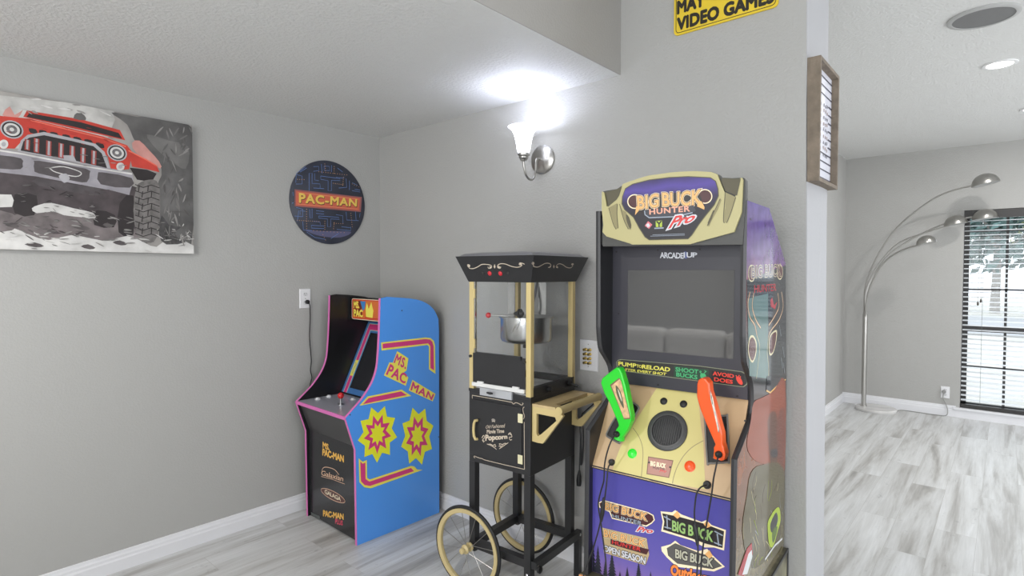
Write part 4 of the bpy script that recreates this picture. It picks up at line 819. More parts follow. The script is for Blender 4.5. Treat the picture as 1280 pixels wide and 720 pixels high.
# ------------------------------------------------------------------ tall hunting cabinet on its riser
BZ = .415; W = .525
rs = thing('cabinet_riser', 'camouflage riser box with dark edges beneath the tall hunting cabinet', 'riser', (2.16484, -.06114, 0), R(3.4))
CAMO = gradmat('camo_print', [(0, (74, 76, 62)), (.35, (120, 118, 92)), (.6, (150, 146, 120)), (1, (88, 84, 66))], 0, .42, 'Z', .4, .6, 14)
TM = mat('edge_black', (48, 48, 50), .38)
MB().box(-.012, W+.012, -.655, .012, .0, BZ-.001).build('box', CAMO, rs)
b = MB()
for z0, z1 in ((BZ-.012, BZ-.0005), (0, .012)): b.box(W+.0095, W+.0145, -.657, .0145, z0, z1)
b.box(W+.0095, W+.0145, .0, .0145, .012, BZ-.012); b.box(W+.0095, W+.0145, -.657, -.643, .012, BZ-.012); b.build('edge_trim', TM, rs)
MB().box(-.012, W+.0095, -.662, -.655, .02, BZ-.0005).build('front_board', mat('riser_wood_print', (206, 150, 104), .4, var=.12, vscale=30), rs)

root = bb = thing('arcade_cabinet', 'tall hunting arcade cabinet with BIG BUCK HUNTER marquee and two guns', 'arcade machine', (2.16484, -.06114, BZ), R(3.4))
nx = l2w((1, 0, 0), bb)-l2w((0, 0, 0), bb); ny = l2w((0, -1, 0), bb)-l2w((0, 0, 0), bb)
V = lambda *p: l2w(p, bb)
PF = (lambda v: (lambda px, py: w2l(on(px, py, V(0, -v, 0), ny), bb) + Vector((0, 0, BZ))))   # pixel -> local point on a front plane
front = [(.571, 1.722), (.566, 1.30)] + curve_out([(.563, 1.275), (.551, 1.222), (.518, 1.187), (.484, 1.154), (.466, 1.112), (.465, 1.05), (.486, 1.022), (.545, .986), (.593, .959), (.638, .935)], 4) + [(.640, .80), (.645, BZ)]
back = [(.0, BZ), (.0, 1.065), (.045, 1.533), (.30, 1.722)]
INN = mat('inner_black', (30, 30, 32), .35)
SIDE = gradmat('forest_print', [(0, (112, 104, 84)), (.1, (150, 140, 112)), (.22, (122, 96, 72)), (.38, (150, 92, 62)), (.47, (84, 66, 56)), (.56, (64, 70, 72)), (.68, (80, 78, 78)), (.78, (146, 84, 84)), (.86, (124, 92, 148)), (1, (104, 86, 160))], 0, 1.31, 'Z', .16, .07, 5, 1.0, .3, 26)
side_board(bb, 0, .017, front+back, len(front), SIDE, INN, TM, False, et=.004)
sp = side_board(bb, W-.017, W, front+back, len(front), SIDE, INN, TM, True, et=.004)
# ---- right side artwork
BKD = Vector((0, -.045, 1.533)); SLP = Vector((0, -(1.722-1.533), -(.30-.045))).normalized()
LV = lambda q: l2w(tuple(q), bb)-l2w((0, 0, 0), bb)
a = Art(V(W+.0002, 0, 0), nx, clip=[(V(0, 0, BZ+.001), (0, 0, 1)), (V(0, -.002, 1), LV((0, -1, 0))), (V(0, -.046, 1.533), LV((0, -(1.722-1.533), -(.30-.045)))), (V(0, -.001, 1.065), LV((0, -(1.533-1.065), -.045)))]); c = crop(910, 240, 3); d = crop(900, 470, 2.88)
SIDE.node_tree.nodes['Principled BSDF'].inputs['Specular IOR Level'].default_value = 0
def gl(n, col):
    m = mat('gloss_'+n, col, .5, coat=1.0, spec=0.0); m.node_tree.nodes['Principled BSDF'].inputs['Coat IOR'].default_value = 1.6; return m
SIDE.node_tree.nodes['Principled BSDF'].inputs['Coat IOR'].default_value = 1.6
IV = gl('ivory', (226, 216, 176)); MAR = gl('maroon', (96, 50, 50)); NIGHT = gl('night', (50, 52, 56)); TEAL = gl('teal', (92, 120, 116)); RUST = gl('rust', (150, 66, 34)); BROWN = gl('brown', (96, 60, 44)); GLOW = gl('glow', (238, 190, 112)); LIME = gl('lime', (176, 200, 52)); CRIM = gl('crimson', (176, 40, 50)); SNOW = gl('snow', (226, 228, 230)); HAZE = gl('haze', (178, 184, 190))
a.poly(c((70, 330), (216, 275), (216, 560), (75, 560)), NIGHT); a.poly(c((72, 400), (150, 380), (150, 700), (80, 690)), TEAL)
for x, y, rx, ry in ((88, 305, 13, 30), (194, 300, 11, 27)):
    el = [(x+rx*math.cos(t*math.pi/9), y+ry*math.sin(t*math.pi/9)) for t in range(18)]; a.poly(c(*el), MAR); a.line(c(*el), .004, IV, True)
q_ = c((88, 276), (198, 270), (198, 316), (88, 324)); a.text('BIG BUCK', q_, IV, .045, 1.05, 0, 0, .02); a.text('BIG BUCK', q_, gl('plum', (92, 62, 80)), .015, 1.05, 0, 0, .02); a.text('HUNTER', c((98, 350), (180, 344), (180, 370), (98, 378)), CRIM, .02)
for q in [[(82, 375), (74, 420), (82, 470), (100, 500), (108, 540)], [(200, 375), (206, 430), (190, 480), (160, 520), (150, 545)], [(96, 378), (90, 430), (104, 480), (122, 510)], [(186, 378), (190, 430), (172, 470), (152, 500)]]: a.line(c(*q), .009, RUST, False, 4); a.line(c(*q), .0035, IV, False, 4)
a.poly(c((165, 395), (172, 425), (184, 410), (176, 440), (160, 430), (158, 405)), CRIM)
for q in [[(74, 590), (80, 545), (94, 538), (106, 565), (104, 610), (92, 640), (80, 625)], [(152, 560), (162, 530), (182, 518), (180, 560), (168, 605), (154, 610)]]: a.poly(c(*q), IV, 3); a.poly(c(*[(x*.84+(90 if x < 120 else 166)*.16, y*.84+(590 if x < 120 else 565)*.16) for x, y in q]), MAR, 3)
for q in [[(108, 540), (118, 580), (112, 640), (106, 700)], [(150, 545), (146, 600), (152, 660), (150, 710)]]: a.line(c(*q), .0035, IV, False, 4)
for x, y in ((192, 500), (204, 580), (198, 620), (206, 640)): a.line(c((x, y), (x+6, y+40)), .003, HAZE)
a.poly(d((168, 0), (236, 0), (236, 20), (180, 58), (166, 50)), NIGHT); a.line(d((166, 52), (180, 60), (205, 36), (236, 12)), .006, GLOW)
a.poly(d((120, 96), (150, 78), (190, 56), (234, 18), (232, 330), (215, 345), (190, 330), (160, 318), (120, 300), (96, 250), (110, 160)), RUST, 3); a.poly(d((170, 160), (200, 130), (210, 250), (200, 330), (180, 310)), BROWN, 3); a.poly(d((205, 160), (230, 120), (228, 330), (212, 340)), gl('rust_dark', (118, 56, 40)), 3); a.poly(d((182, 268), (205, 262), (204, 290), (186, 292)), NIGHT, 3)
a.poly(d((110, 350), (150, 320), (228, 335), (228, 600), (168, 660), (110, 690), (80, 560), (96, 430)), gl('undergrowth', (92, 84, 54)), 3)
rnd = random.Random(3)
for k in range(46):
    x = rnd.uniform(75, 222); y = rnd.uniform(400, 700); x2 = x+rnd.uniform(-16, 16); y2 = y-rnd.uniform(25, 75)
    if y < 540 and x < 110: continue
    a.line(d((x, y), ((x+x2)/2+rnd.uniform(-6, 6), (y+y2)/2), (x2, y2)), .0022, (IV, BROWN, HAZE, LIME)[k % 4 if k % 5 else 0], False, 3)
a.poly(d((172, 520), (196, 480), (212, 475), (216, 520), (205, 560), (190, 612), (176, 610), (170, 560)), LIME, 3); a.poly(d((180, 530), (200, 490), (206, 520), (192, 560), (182, 560)), NIGHT, 3); a.poly(d((186, 560), (205, 540), (198, 580), (188, 600)), gl('leaf', (96, 124, 40)), 3)
a.poly(d((62, 715), (95, 620), (112, 600), (116, 640), (98, 690), (84, 720)), CRIM); a.poly(d((78, 715), (100, 640), (112, 625), (114, 650), (96, 712)), SNOW); a.line(d((160, 660), (195, 610), (222, 585)), .008, SNOW)
a.disc(d((72, 518))[0], .004, NIGHT, 10); a.disc(c((83, 102))[0], .004, NIGHT, 10); a.disc(c((152, 220))[0], .004, NIGHT, 10)
a.build('side_artwork', sp)
# ---- carcass between the sides
i0, i1 = .017, W-.017
b = MB(); b.prism([(i0, -v, z) for v, z in [(.01, BZ+.01), (.01, 1.06), (.055, 1.52), (.305, 1.70), (.565, 1.70), (.565, 1.60), (.455, 1.60), (.455, 1.09), (.60, .80), (.60, BZ+.01)]], (i1-i0, 0, 0)); b.build('body', INN, bb)
BEZ = mat('bezel_charcoal', (50, 49, 57), .38)
bz = MB().box(i0, i1, -.475, -.456, 1.085, 1.602).build('monitor_bezel', BEZ, bb)
p = PF(.475); s0 = [p(*q) for q in ((784.9, 337.9), (917.7, 337.2), (917.3, 448.8), (784.9, 436.6))]
for k in range(4): s0[k].x = (s0[0].x+s0[3].x)/2 if k in (0, 3) else (s0[1].x+s0[2].x)/2; s0[k].z = (s0[0].z+s0[1].z)/2 if k < 2 else (s0[2].z+s0[3].z)/2
MB().box(s0[0].x, s0[1].x, -.4765, -.474, s0[2].z, s0[0].z).build('screen', mat('grey_screen', (72, 72, 73), .03), bz)
_m['grey_screen'].node_tree.nodes['Principled BSDF'].inputs['IOR'].default_value = 2.1
a = Art(V(0, -.4755, 0), ny); e = crop(740, 430, 8); f = crop(850, 430, 8); k2 = crop(730, 200, 2.77)
WT = mat('ink_white', (206, 208, 214), .4); STR = mat('strip_black', (38, 38, 36), .35); OLV = mat('strip_outline', (130, 134, 108), .4); YLT = mat('strip_yellow', (222, 214, 92), .4); GRN = mat('strip_green', (64, 166, 106), .4); GRB = mat('strip_green_dark', (24, 62, 42), .4); RDT = mat('strip_red', (224, 64, 48), .4); BKK = mat('strip_jet', (20, 16, 16), .4)
a.text('ARCADE', k2((264, 320), (344, 322), (344, 341), (264, 339)), WT, .03, .9); a.poly(k2((347, 316), (356, 318), (358, 340), (349, 341)), mat('ink_navy', (70, 84, 140), .4)); a.text('1UP', k2((346, 320), (391, 321), (391, 336), (346, 338)), WT, .03, .9)
a.build('maker_lettering', bz); a = Art(V(0, -.4755, 0), ny)
for q in k2((255, 312), (400, 310), (112, 318), (120, 532)) + e((660, 410),) + f((572, 522),): MB().lathe([(.0035, 0), (.003, .0012), (.0004, .0014)], on(*q, V(0, -.475, 0), ny), ny, 10).build('screw', BKK, bz, 'world')
strip = e((280, 268), (248, 230), (245, 180), (262, 158), (290, 152)) + f((200, 218), (620, 274)) + f((668, 300), (685, 350), (672, 405), (640, 430), (600, 428))
a.poly(strip, OLV); cx = sum(q[0] for q in strip)/len(strip); cy = sum(q[1] for q in strip)/len(strip)
a.poly([(x+(.9 if x < cx-20 else -.9 if x > cx+20 else 0), y+(.8 if y < 449+(x-771)*.094+3.5 else -.8)) for x, y in strip], STR)
a.text('PUMP', e((266, 176), (442, 198), (440, 238), (266, 214)), YLT, .03); a.text('TO', e((446, 204), (498, 212), (498, 240), (446, 234)), YLT, .02); a.text('RELOAD', e((504, 206), (782, 236), (776, 276), (502, 244)), YLT, .03); a.text('AFTER EVERY SHOT', e((300, 240), (746, 288), (740, 314), (300, 264)), YLT, .02, .95)
a.poly(e((822, 218), (960, 234)) + f((288, 258), (286, 372), (-30, 334)) + e((818, 330),), GRB)
a.text('SHOOT', e((838, 232),) + f((184, 258), (182, 298)) + e((838, 274),), GRN, .03); a.text('BUCKS', e((845, 284),) + f((174, 312), (172, 354)) + e((845, 322),), GRN, .03)
a.poly(f((205, 300), (222, 292), (250, 300), (262, 325), (250, 355), (225, 350), (205, 330)), GRN, 3)
for q in [[(215, 295), (198, 280), (205, 265)], [(240, 295), (255, 275), (246, 262)], [(205, 285), (215, 270)], [(252, 285), (265, 270)]]: a.line(f(*q), .0025, GRN)
a.poly(f((318, 266), (440, 282), (640, 300), (640, 420), (318, 384)), BKK)
a.text('AVOID', f((330, 274), (540, 304), (538, 340), (330, 312)), RDT, .03); a.text('DOES', f((344, 332), (528, 362), (526, 398), (344, 370)), RDT, .03)
a.poly(f((562, 330), (585, 326), (612, 350), (628, 390), (618, 408), (590, 396), (568, 362)), RDT, 3); a.line(f((570, 330), (560, 312)), .003, RDT); a.line(f((585, 328), (594, 310)), .003, RDT); a.line(f((600, 345), (606, 322)), .003, RDT)
a.build('instruction_strip', bz)
# ---- marquee with antler shaped frame
mv = .580; p = PF(mv)
c1 = crop(730, 200, 2.77); c8 = crop(730, 200, 8); c6 = crop(840, 200, 6); c7 = crop(770, 210, 7.2)
mo = [(753.3, 308), (752.8, 240)] + c8((190, 315), (215, 308), (330, 290), (372, 262), (400, 238), (480, 210), (560, 182), (660, 155), (760, 142), (860, 128), (960, 119)) + c6((60, 90), (180, 85), (300, 92), (345, 108), (372, 132), (450, 136), (530, 132), (548, 138), (552, 150), (552, 300), (530, 634))
mp = [p(*q) for q in mo]
MGR = mat('marquee_grey', (68, 68, 66), .45)
mq = MB().prism([Vector(q) for q in mp], (0, .022, 0)).build('marquee', MGR, bb)
MB().box(i0+.002, i1-.002, -.5585, -.33, 1.604, 1.71).build('marquee_box', MGR, bb)
KH = mat('antler_khaki', (178, 170, 122), .4); KHL = mat('antler_light', (220, 206, 154), .36); KHD = mat('antler_hollow', (84, 79, 60), .5); KHM = mat('antler_mid', (140, 132, 94), .45)
rel = MB()                                                   # the raised antler frame
gold = c8((190, 316), (190, 500), (205, 650)) + c1((68, 250), (82, 265), (165, 290), (170, 293), (370, 292), (390, 286), (522, 250), (548, 182), (553, 70)) + c6((530, 136), (515, 140), (490, 250), (480, 280), (400, 240), (345, 110), (300, 93), (180, 86), (60, 91)) + c8((960, 121), (860, 130), (760, 145), (660, 158), (560, 186), (480, 214), (400, 242), (355, 355), (330, 395), (240, 470), (215, 330))
gp = [p(*q) for q in gold]; fr = MB().prism(gp, (0, -.009, 0)).build('antler_frame', KH, mq, bevel=.0025)
a = Art(V(0, -mv-.0095, 0), ny)
a.poly(c8((217, 320), (330, 292), (380, 268), (352, 358), (328, 395), (242, 468)), KHD)
a.poly(c6((378, 136), (450, 140), (516, 140), (488, 268), (400, 232), (372, 160)), KHD)
a.poly(c8((246, 478), (332, 432), (330, 540), (342, 680), (322, 692), (290, 630)), KHM); a.poly(c8((356, 440), (385, 500), (420, 520), (470, 640), (470, 698), (440, 690), (400, 600)), KHM); a.poly(c8((420, 545), (450, 570), (474, 650), (462, 690), (430, 620)), KHD, 2)
a.poly(c6((398, 240), (478, 278), (440, 400), (412, 470), (392, 470), (386, 440), (400, 360)), KHM); a.poly(c6((362, 290), (372, 300), (345, 370), (300, 450), (280, 498), (262, 495), (280, 440), (320, 380)), KHM); a.poly(c6((310, 375), (318, 380), (300, 440), (275, 490), (268, 470)), KHD)
for q in (c8((335, 440), (330, 540), (342, 684)), c8((248, 480), (290, 632), (322, 694)), c8((356, 440), (400, 600), (444, 692)),): a.line(q, .0022, KHD, False, 4)
for q in (c6((478, 280), (440, 400), (410, 472)), c6((400, 240), (386, 440), (394, 472)), c6((362, 290), (320, 380), (264, 494))): a.line(q, .0022, KHD, False, 4)
PUR = gradmat('marquee_dusk', [(0, (34, 32, 38)), (.45, (34, 32, 40)), (.66, (44, 38, 70)), (.84, (78, 62, 146)), (1, (46, 36, 84))], 1.615-BZ, 1.815-BZ, 'Z', .42, .08, 14)
pan = c7((88, 188), (150, 150), (300, 112), (480, 90), (650, 82), (850, 92), (893, 122), (914, 190), (918, 250), (880, 330), (800, 428), (740, 508), (680, 600), (650, 633), (300, 643), (265, 618), (215, 540), (160, 440), (80, 370), (57, 320), (62, 260))
a.line(pan, .006, KHD, True); a.poly(pan, PUR)
GLW = mat('logo_cream', (244, 226, 190), .35); LGO = mat('logo_amber', (232, 176, 110), .35); LMR = mat('logo_maroon', (70, 30, 34), .35); LRD = mat('logo_red', (206, 52, 50), .35); LST = mat('logo_steel', (150, 160, 174), .35); LDK = mat('logo_dark', (34, 28, 30), .35); LGN = mat('logo_lime', (170, 190, 70), .35)
def hunterlogo(pr, tail=None, col=LGO, head=GLW, plate=LMR):
    pass
for x, y, r in ((168, 302, 66), (802, 256, 66)):
    el = [(x+r*math.cos(t*math.pi/12), y+r*math.sin(t*math.pi/12)) for t in range(24)]; a.poly(c7(*el), GLW); el = [(x+(r-9)*math.cos(t*math.pi/12), y+(r-9)*math.sin(t*math.pi/12)) for t in range(24)]; a.poly(c7(*el), LMR)
a.poly(c7((178, 262), (740, 200), (790, 330), (700, 350), (270, 400), (185, 420), (190, 330)), LDK)
big = (c7((188, 250), (385, 226), (385, 350), (196, 372)), c7((415, 222), (775, 190), (770, 328), (420, 344)))
for bo, mm in ((.075, GLW), (.05, LMR), (.022, LGO)): a.text('BIG', big[0], mm, bo, 1.05, 0, -.04, .02); a.text('BUCK', big[1], mm, bo, 1.05, 0, -.05, .02)
a.poly(c7((183, 345), (215, 345), (205, 385), (172, 425)), LGO); a.poly(c7((745, 300), (770, 300), (798, 352), (795, 375), (730, 345)), LGO)
a.poly(c7((258, 380), (700, 338), (720, 385), (690, 400), (540, 440), (300, 450), (262, 420)), mat('logo_plate', (54, 56, 66), .3)); a.line(c7((300, 448), (540, 438), (690, 402)), .0035, LST); a.line(c7((258, 384), (262, 420), (300, 448)), .0035, LST)
a.text('HUNTER', c7((302, 372), (664, 340), (664, 390), (304, 418)), mat('logo_copper', (226, 160, 136), .35), .03, 1.12)
pro = c7((500, 440), (722, 400), (704, 478), (470, 548))
a.text('Pro', pro, WT, .12, .95, .35, 0, .02); a.text('Pro', pro, LRD, .03, .95, .35, 0, .02)
a.poly(c7((290, 478), (328, 510), (298, 548), (260, 520)), mat('logo_pink', (206, 110, 120), .35)); a.poly(c7((270, 512), (292, 495), (308, 520), (288, 538)), WT); a.poly(c7((358, 476), (416, 474), (416, 530), (360, 532)), LGN); a.text('Y', c7((366, 482), (410, 480), (406, 528), (372, 528)), LDK, .05); a.poly(c7((346, 538), (430, 534), (430, 545), (346, 549)), LST)
for y in (598, 610): a.line(c7((330 if y < 600 else 310, y+4), (620, y-6)), .0014, LST)
a.build('marquee_print', fr)
# ---- sloping control panel
n0 = Vector((0, -.462, 1.086)); n1 = Vector((0, -.622, .800)); sd = (n1-n0).normalized(); cn = Vector((0, sd.z, -sd.y)); cn = cn if cn.y < 0 else -cn
CPn = l2w(tuple(cn), bb)-l2w((0, 0, 0), bb); CP0 = V(*n0)
b = MB(); b.hexa([n0+Vector((x, 0, 0))-cn*.014+sd*s for x, s in ((i0, 0), (i1, 0), (i1, (n1-n0).length), (i0, (n1-n0).length))], [n0+Vector((x, 0, 0))+sd*s for x, s in ((i0, 0), (i1, 0), (i1, (n1-n0).length), (i0, (n1-n0).length))]); cp = b.build('control_panel', mat('panel_tan', (190, 160, 122), .4, coat=.1, var=.08, vscale=10), bb)
a = Art(CP0, CPn); g5 = crop(730, 510, 8); g6 = crop(840, 510, 6); e3 = crop(740, 430, 8)
YP = mat('panel_yellow', (204, 192, 122), .42, coat=.1); ARC = mat('panel_line', (150, 136, 92), .4); COP = mat('plate_copper', (168, 116, 100), .35); REC = mat('recess_black', (14, 14, 15), .5)
a.poly(e3((648, 441),) + f((165, 492),) + [(874, 510)] + g6((216, 120), (235, 250), (250, 610)) + g5((600, 712), (290, 628), (300, 560), (360, 402), (480, 190), (600, 0)), YP)
a.line(g5((490, 200), (540, 270), (575, 350), (590, 440), (585, 560), (572, 700)), .0028, ARC, False, 4); a.line(g6((236, 245), (160, 288), (95, 350), (45, 430), (15, 510), (4, 565)), .0028, ARC, False, 4)
a.poly(g5((642, 484), (895, 524), (852, 700), (625, 662)), mat('plate_edge', (120, 84, 66), .4)); a.poly(g5((650, 494), (884, 532), (844, 690), (634, 654)), COP); a.text('BIG BUCK', g5((666, 530), (820, 560), (812, 602), (664, 576)), GLW, .04); a.text('HUNTER', g5((690, 580), (810, 604), (806, 630), (690, 606)), LMR, .02); a.text('Pro', g5((760, 612), (826, 620), (820, 646), (756, 640)), LRD, .03, 1, .3)
for q in g5((122, 370), (652, 545), (862, 592)) + g6((548, 96),): a.disc(q, .0035, SLOT, 10)
lp = crop(740, 455, 7.2); rp = crop(855, 460, 5.53)
pl_ = lp((330, 340), (345, 335), (405, 372), (418, 392), (412, 425), (262, 695), (246, 708), (222, 702), (142, 655), (136, 640), (140, 618), (210, 490)); pr_ = rp((146, 350), (158, 336), (288, 332), (300, 345), (312, 635), (300, 652), (178, 660), (164, 648))
a.poly(pl_, REC); a.poly(pr_, REC); a.build('panel_print', cp)
for q in (pl_, pr_):
    P = [on(x, y, CP0, CPn) + CPn*.003 for x, y in q]; P = spline(P, 4, True); MB().tube(P + [P[0], P[1]], .0034, 8).build('holster_rim', mat('holster_grey', (112, 110, 106), .35), cp, 'world', True)
CPP = lambda px, py: on(px, py, CP0, CPn)
sc = CPP(834.3, 538.6); sr = (CPP(859.2, 541)-CPP(809.8, 536.5)).length/2
MB().lathe([(sr, 0), (sr, .005), (sr-.004, .008), (sr*.76, .008), (sr*.74, .003), (sr*.74, 0)], sc, CPn, 48, cap=False).build('speaker_ring', mat('speaker_black', (62, 62, 62), .4), cp, 'world', True)
b = MB(); b.lathe([(.0005, .0045), (sr*.3, .004), (sr*.74, .002)], sc, CPn, 40, cap=False)
for k in range(-6, 7):
    x = k*.0075; hh = math.sqrt(max(0, (sr*.7)**2-x*x)); t = Vector(nx); uu = CPn.cross(t); b.bar(sc+t*x-uu*hh+CPn*.0045, sc+t*x+uu*hh+CPn*.0045, .002, .0015)
b.build('speaker_grille', mat('grille_dark', (44, 44, 45), .5), cp, 'world')
def knob(px, py, r, m, name, h=.006):
    return MB().lathe([(r*1.25, 0), (r*1.25, .002), (r*1.05, .003), (r, h*.8), (r*.85, h), (.0005, h*1.05)], CPP(px, py), CPn, 24).build(name, m, cp, 'world', True)
knob(829.8, 501.6, .0105, CORD, 'panel_lock'); knob(854.5, 505.2, .0105, CORD, 'panel_lock'); knob(790.4, 567, .0135, mat('lime_button', (52, 226, 60), .25), 'start_button'); knob(862.5, 583, .0145, mat('orange_button', (238, 88, 36), .25), 'start_button')
knob(764.9, 578, .0095, CORD, 'cable_grommet', .012); knob(884, 606.2, .0105, CORD, 'cable_grommet', .012)
# ---- lower front board
fv = .617
fb = MB().box(i0, i1, -fv, -fv+.014, BZ+.003, .802).build('front_board', gradmat('dusk_print', [(0, (136, 108, 168)), (.25, (98, 86, 164)), (.6, (78, 73, 154)), (1, (70, 66, 146))], 0, .39, 'Z', .3, .1, 5), bb)
MB().box(i0, i1, -fv-.004, -fv+.016, .796, .806).build('front_lip', TM, bb)
a = Art(V(0, -fv-.0004, 0), ny, clip=[(V(0, 0, BZ+.004), (0, 0, 1)), (V(i0+.001, 0, 0), nx), (V(i1-.001, 0, 0), -nx)]); h7 = crop(715, 600, 6); h2 = crop(710, 440, 2.572); h8 = crop(850, 600, 6)
PIN = mat('pine_dark', (32, 34, 46), .4)
def pine(x, y0, y1, w):
    L = []; Rr = []; n = 9
    for k in range(n+1):
        y = y0+(y1-y0)*k/n; hw = w*(.06+.94*k/n); L += [(x-hw, y), (x-hw*.5, y-4)]; Rr += [(x+hw*1.0, y+3), (x+hw*.5, y-2)]
    a.poly(h7((x, y0-12), *Rr, *reversed(L)), PIN)
for x, y0, y1, w in ((150, 440, 740, 52), (195, 500, 740, 40), (300, 550, 760, 46), (250, 610, 760, 30), (415, 660, 780, 30), (500, 620, 780, 36), (360, 690, 790, 26), (590, 690, 800, 24)): pine(x, y0, y1, w)
def title(q1, q2, c1_, c2_, out=GLW):
    for bo, mm in ((.09, out), (.06, LDK), (.02, c1_)): a.text('BIG BUCK', q1, mm, bo, 1.03, 0, 0, .03)
    if q2:
        a.text('HUNTER', q2, LDK, .1, 1.05, 0, 0, .02); a.text('HUNTER', q2, c2_, .02, 1.05, 0, 0, .02)
a.poly(h7((200, 168), (240, 150), (570, 240), (612, 262), (622, 300), (600, 325), (560, 350), (300, 290), (280, 240), (205, 205)), GLW); a.poly(h7((206, 174), (240, 157), (566, 246), (605, 268), (613, 298), (596, 318), (556, 340), (306, 282), (286, 232), (212, 200)), LMR)
title(h7((248, 165), (572, 248), (560, 306), (246, 220)), h7((302, 254), (526, 312), (524, 340), (304, 280)), LGO, LST)
pro = h7((492, 345), (612, 368), (602, 400), (484, 384)); a.text('Pro', pro, WT, .12, 1, .3, 0, .02); a.text('Pro', pro, LRD, .03, 1, .3, 0, .02)
a.poly(h7((226, 356), (560, 436), (580, 560), (552, 640), (240, 545), (228, 430)), mat('logo_tan', (182, 160, 120), .4)); a.poly(h7((290, 440), (580, 520), (560, 560), (290, 480)), LMR)
title(h7((240, 368), (556, 448), (546, 506), (238, 426)), h7((302, 450), (520, 506), (516, 536), (300, 478)), LGO, LRD)
os_ = h7((238, 486), (554, 580), (550, 632), (240, 532)); a.text('OPEN SEASON', os_, LDK, .1, .95, 0, 0, .02); a.text('OPEN SEASON', os_, WT, .03, .95, 0, 0, .02)
a.poly(h2((298, 512), (335, 515), (345, 508), (365, 522), (430, 546), (445, 540), (462, 556), (508, 572), (502, 638), (470, 628), (440, 628), (400, 606), (300, 576), (305, 545)), GLW); a.poly(h2((303, 518), (360, 530), (440, 552), (502, 576), (497, 630), (440, 615), (400, 600), (306, 571), (310, 545)), LDK)
for q in [[(308, 528), (330, 540)], [(310, 562), (350, 572)], [(470, 575), (498, 590)], [(465, 610), (495, 622)], [(480, 584), (485, 622)], [(318, 525), (320, 568)]]: a.line(h2(*q), .004, LST)
a.poly(h2((338, 524), (352, 510), (362, 528), (352, 536)), LGO); a.poly(h2((436, 552), (448, 542), (460, 560), (446, 566)), LGO)
for bo, mm in ((.1, LDK), (.03, mat('logo_green', (150, 186, 110), .4))): a.text('BIG BUCK', h2((335, 540), (470, 576), (467, 612), (335, 574)), mm, bo, .95, 0, 0, .03)
a.poly(h2((300, 626), (330, 618), (345, 606), (362, 620), (420, 640), (448, 632), (462, 650), (505, 690), (470, 705), (350, 690), (318, 660), (302, 640)), GLW); a.poly(h2((318, 630), (345, 614), (420, 645), (460, 656), (496, 688), (465, 698), (352, 680), (322, 654)), mat('logo_slate', (86, 84, 82), .4))
for bo, mm in ((.1, LDK), (.03, mat('logo_stone', (182, 180, 160), .4))): a.text('BIG BUCK', h2((345, 632), (470, 664), (467, 694), (345, 662)), mm, bo, .95, 0, 0, .03)
a.poly(h2((440, 650), (455, 636), (466, 655), (455, 664)), LGO)
od = h2((332, 682), (462, 712), (458, 748), (330, 716)); a.text('Outdoors', od, LDK, .1, 1, 0, 0, .03); a.text('Outdoors', od, mat('logo_orange', (238, 132, 60), .4), .05, 1, 0, 0, .03)
a.build('front_print', fb)

# ---- the two light guns, each in its holster with its own cable
def lightgun(label, outline, panel, v, thick, col, pcol, cap, cable, ferrite, grip):
    PV = lambda px, py, vv=v: on(px, py, V(0, -vv, 0), ny)
    o = thing('light_gun', label, 'light gun', PV(*outline[len(outline)//2]), R(3.4))
    G = mat('gun_'+col[0], col[1], .3, coat=.2)
    MB().prism([PV(*q) for q in outline], ny*-thick).build('stock', G, o, 'world', bevel=.007, seg=3)
    gr = MB(); gr.tube([PV(*grip[0], v-thick*.5), PV(*grip[1], v-thick*.5)], [.016, .021], 14); gr.build('receiver', G, o, 'world', True)
    a = Art(V(0, -v, 0), ny, .0006)
    a.poly(panel, mat('gun_panel_edge_'+col[0], tuple(int(q*.55) for q in pcol), .4)); cx = sum(q[0] for q in panel)/len(panel); cy = sum(q[1] for q in panel)/len(panel)
    a.poly([(cx+(x-cx)*.88, cy+(y-cy)*.94) for x, y in panel], mat('gun_panel_'+col[0], pcol, .35, var=.3, vscale=60))
    def ins(u, w): return tuple(panel[0][i]*(1-u)*(1-w)+panel[1][i]*u*(1-w)+panel[-2][i]*u*w+panel[-1][i]*(1-u)*w for i in (0, 1))
    a.poly([ins(*q) for q in ((.5, .1), (.75, .3), (.7, .55), (.5, .72), (.3, .5), (.3, .28))], mat('grip_olive', (84, 86, 62), .4), 3); a.poly([ins(*q) for q in ((.55, .2), (.65, .35), (.58, .55), (.5, .4))], mat('grip_pale', (206, 204, 180), .4), 2)
    a.build('grip_print', o)
    MB().lathe([(.011, 0), (.011, .006), (.008, .012), (.006, .014), (.0005, .015)], PV(*cap), ny, 16).build('cable_collar', CORD, o, 'world', True)
    cv = [PV(x, y, vv) for x, y, vv in cable]
    MB().tube(spline(cv, 5), .0026, 8).build('cable', CORD, o, 'world', True)
    MB().tube([PV(x, y, .662) for x, y in ferrite], [.004, .0075, .0075, .004], 12).build('ferrite_bead', CORD, o, 'world', True)
    return o
lp2 = lambda *q: crop(740, 455, 7.2)(*q)
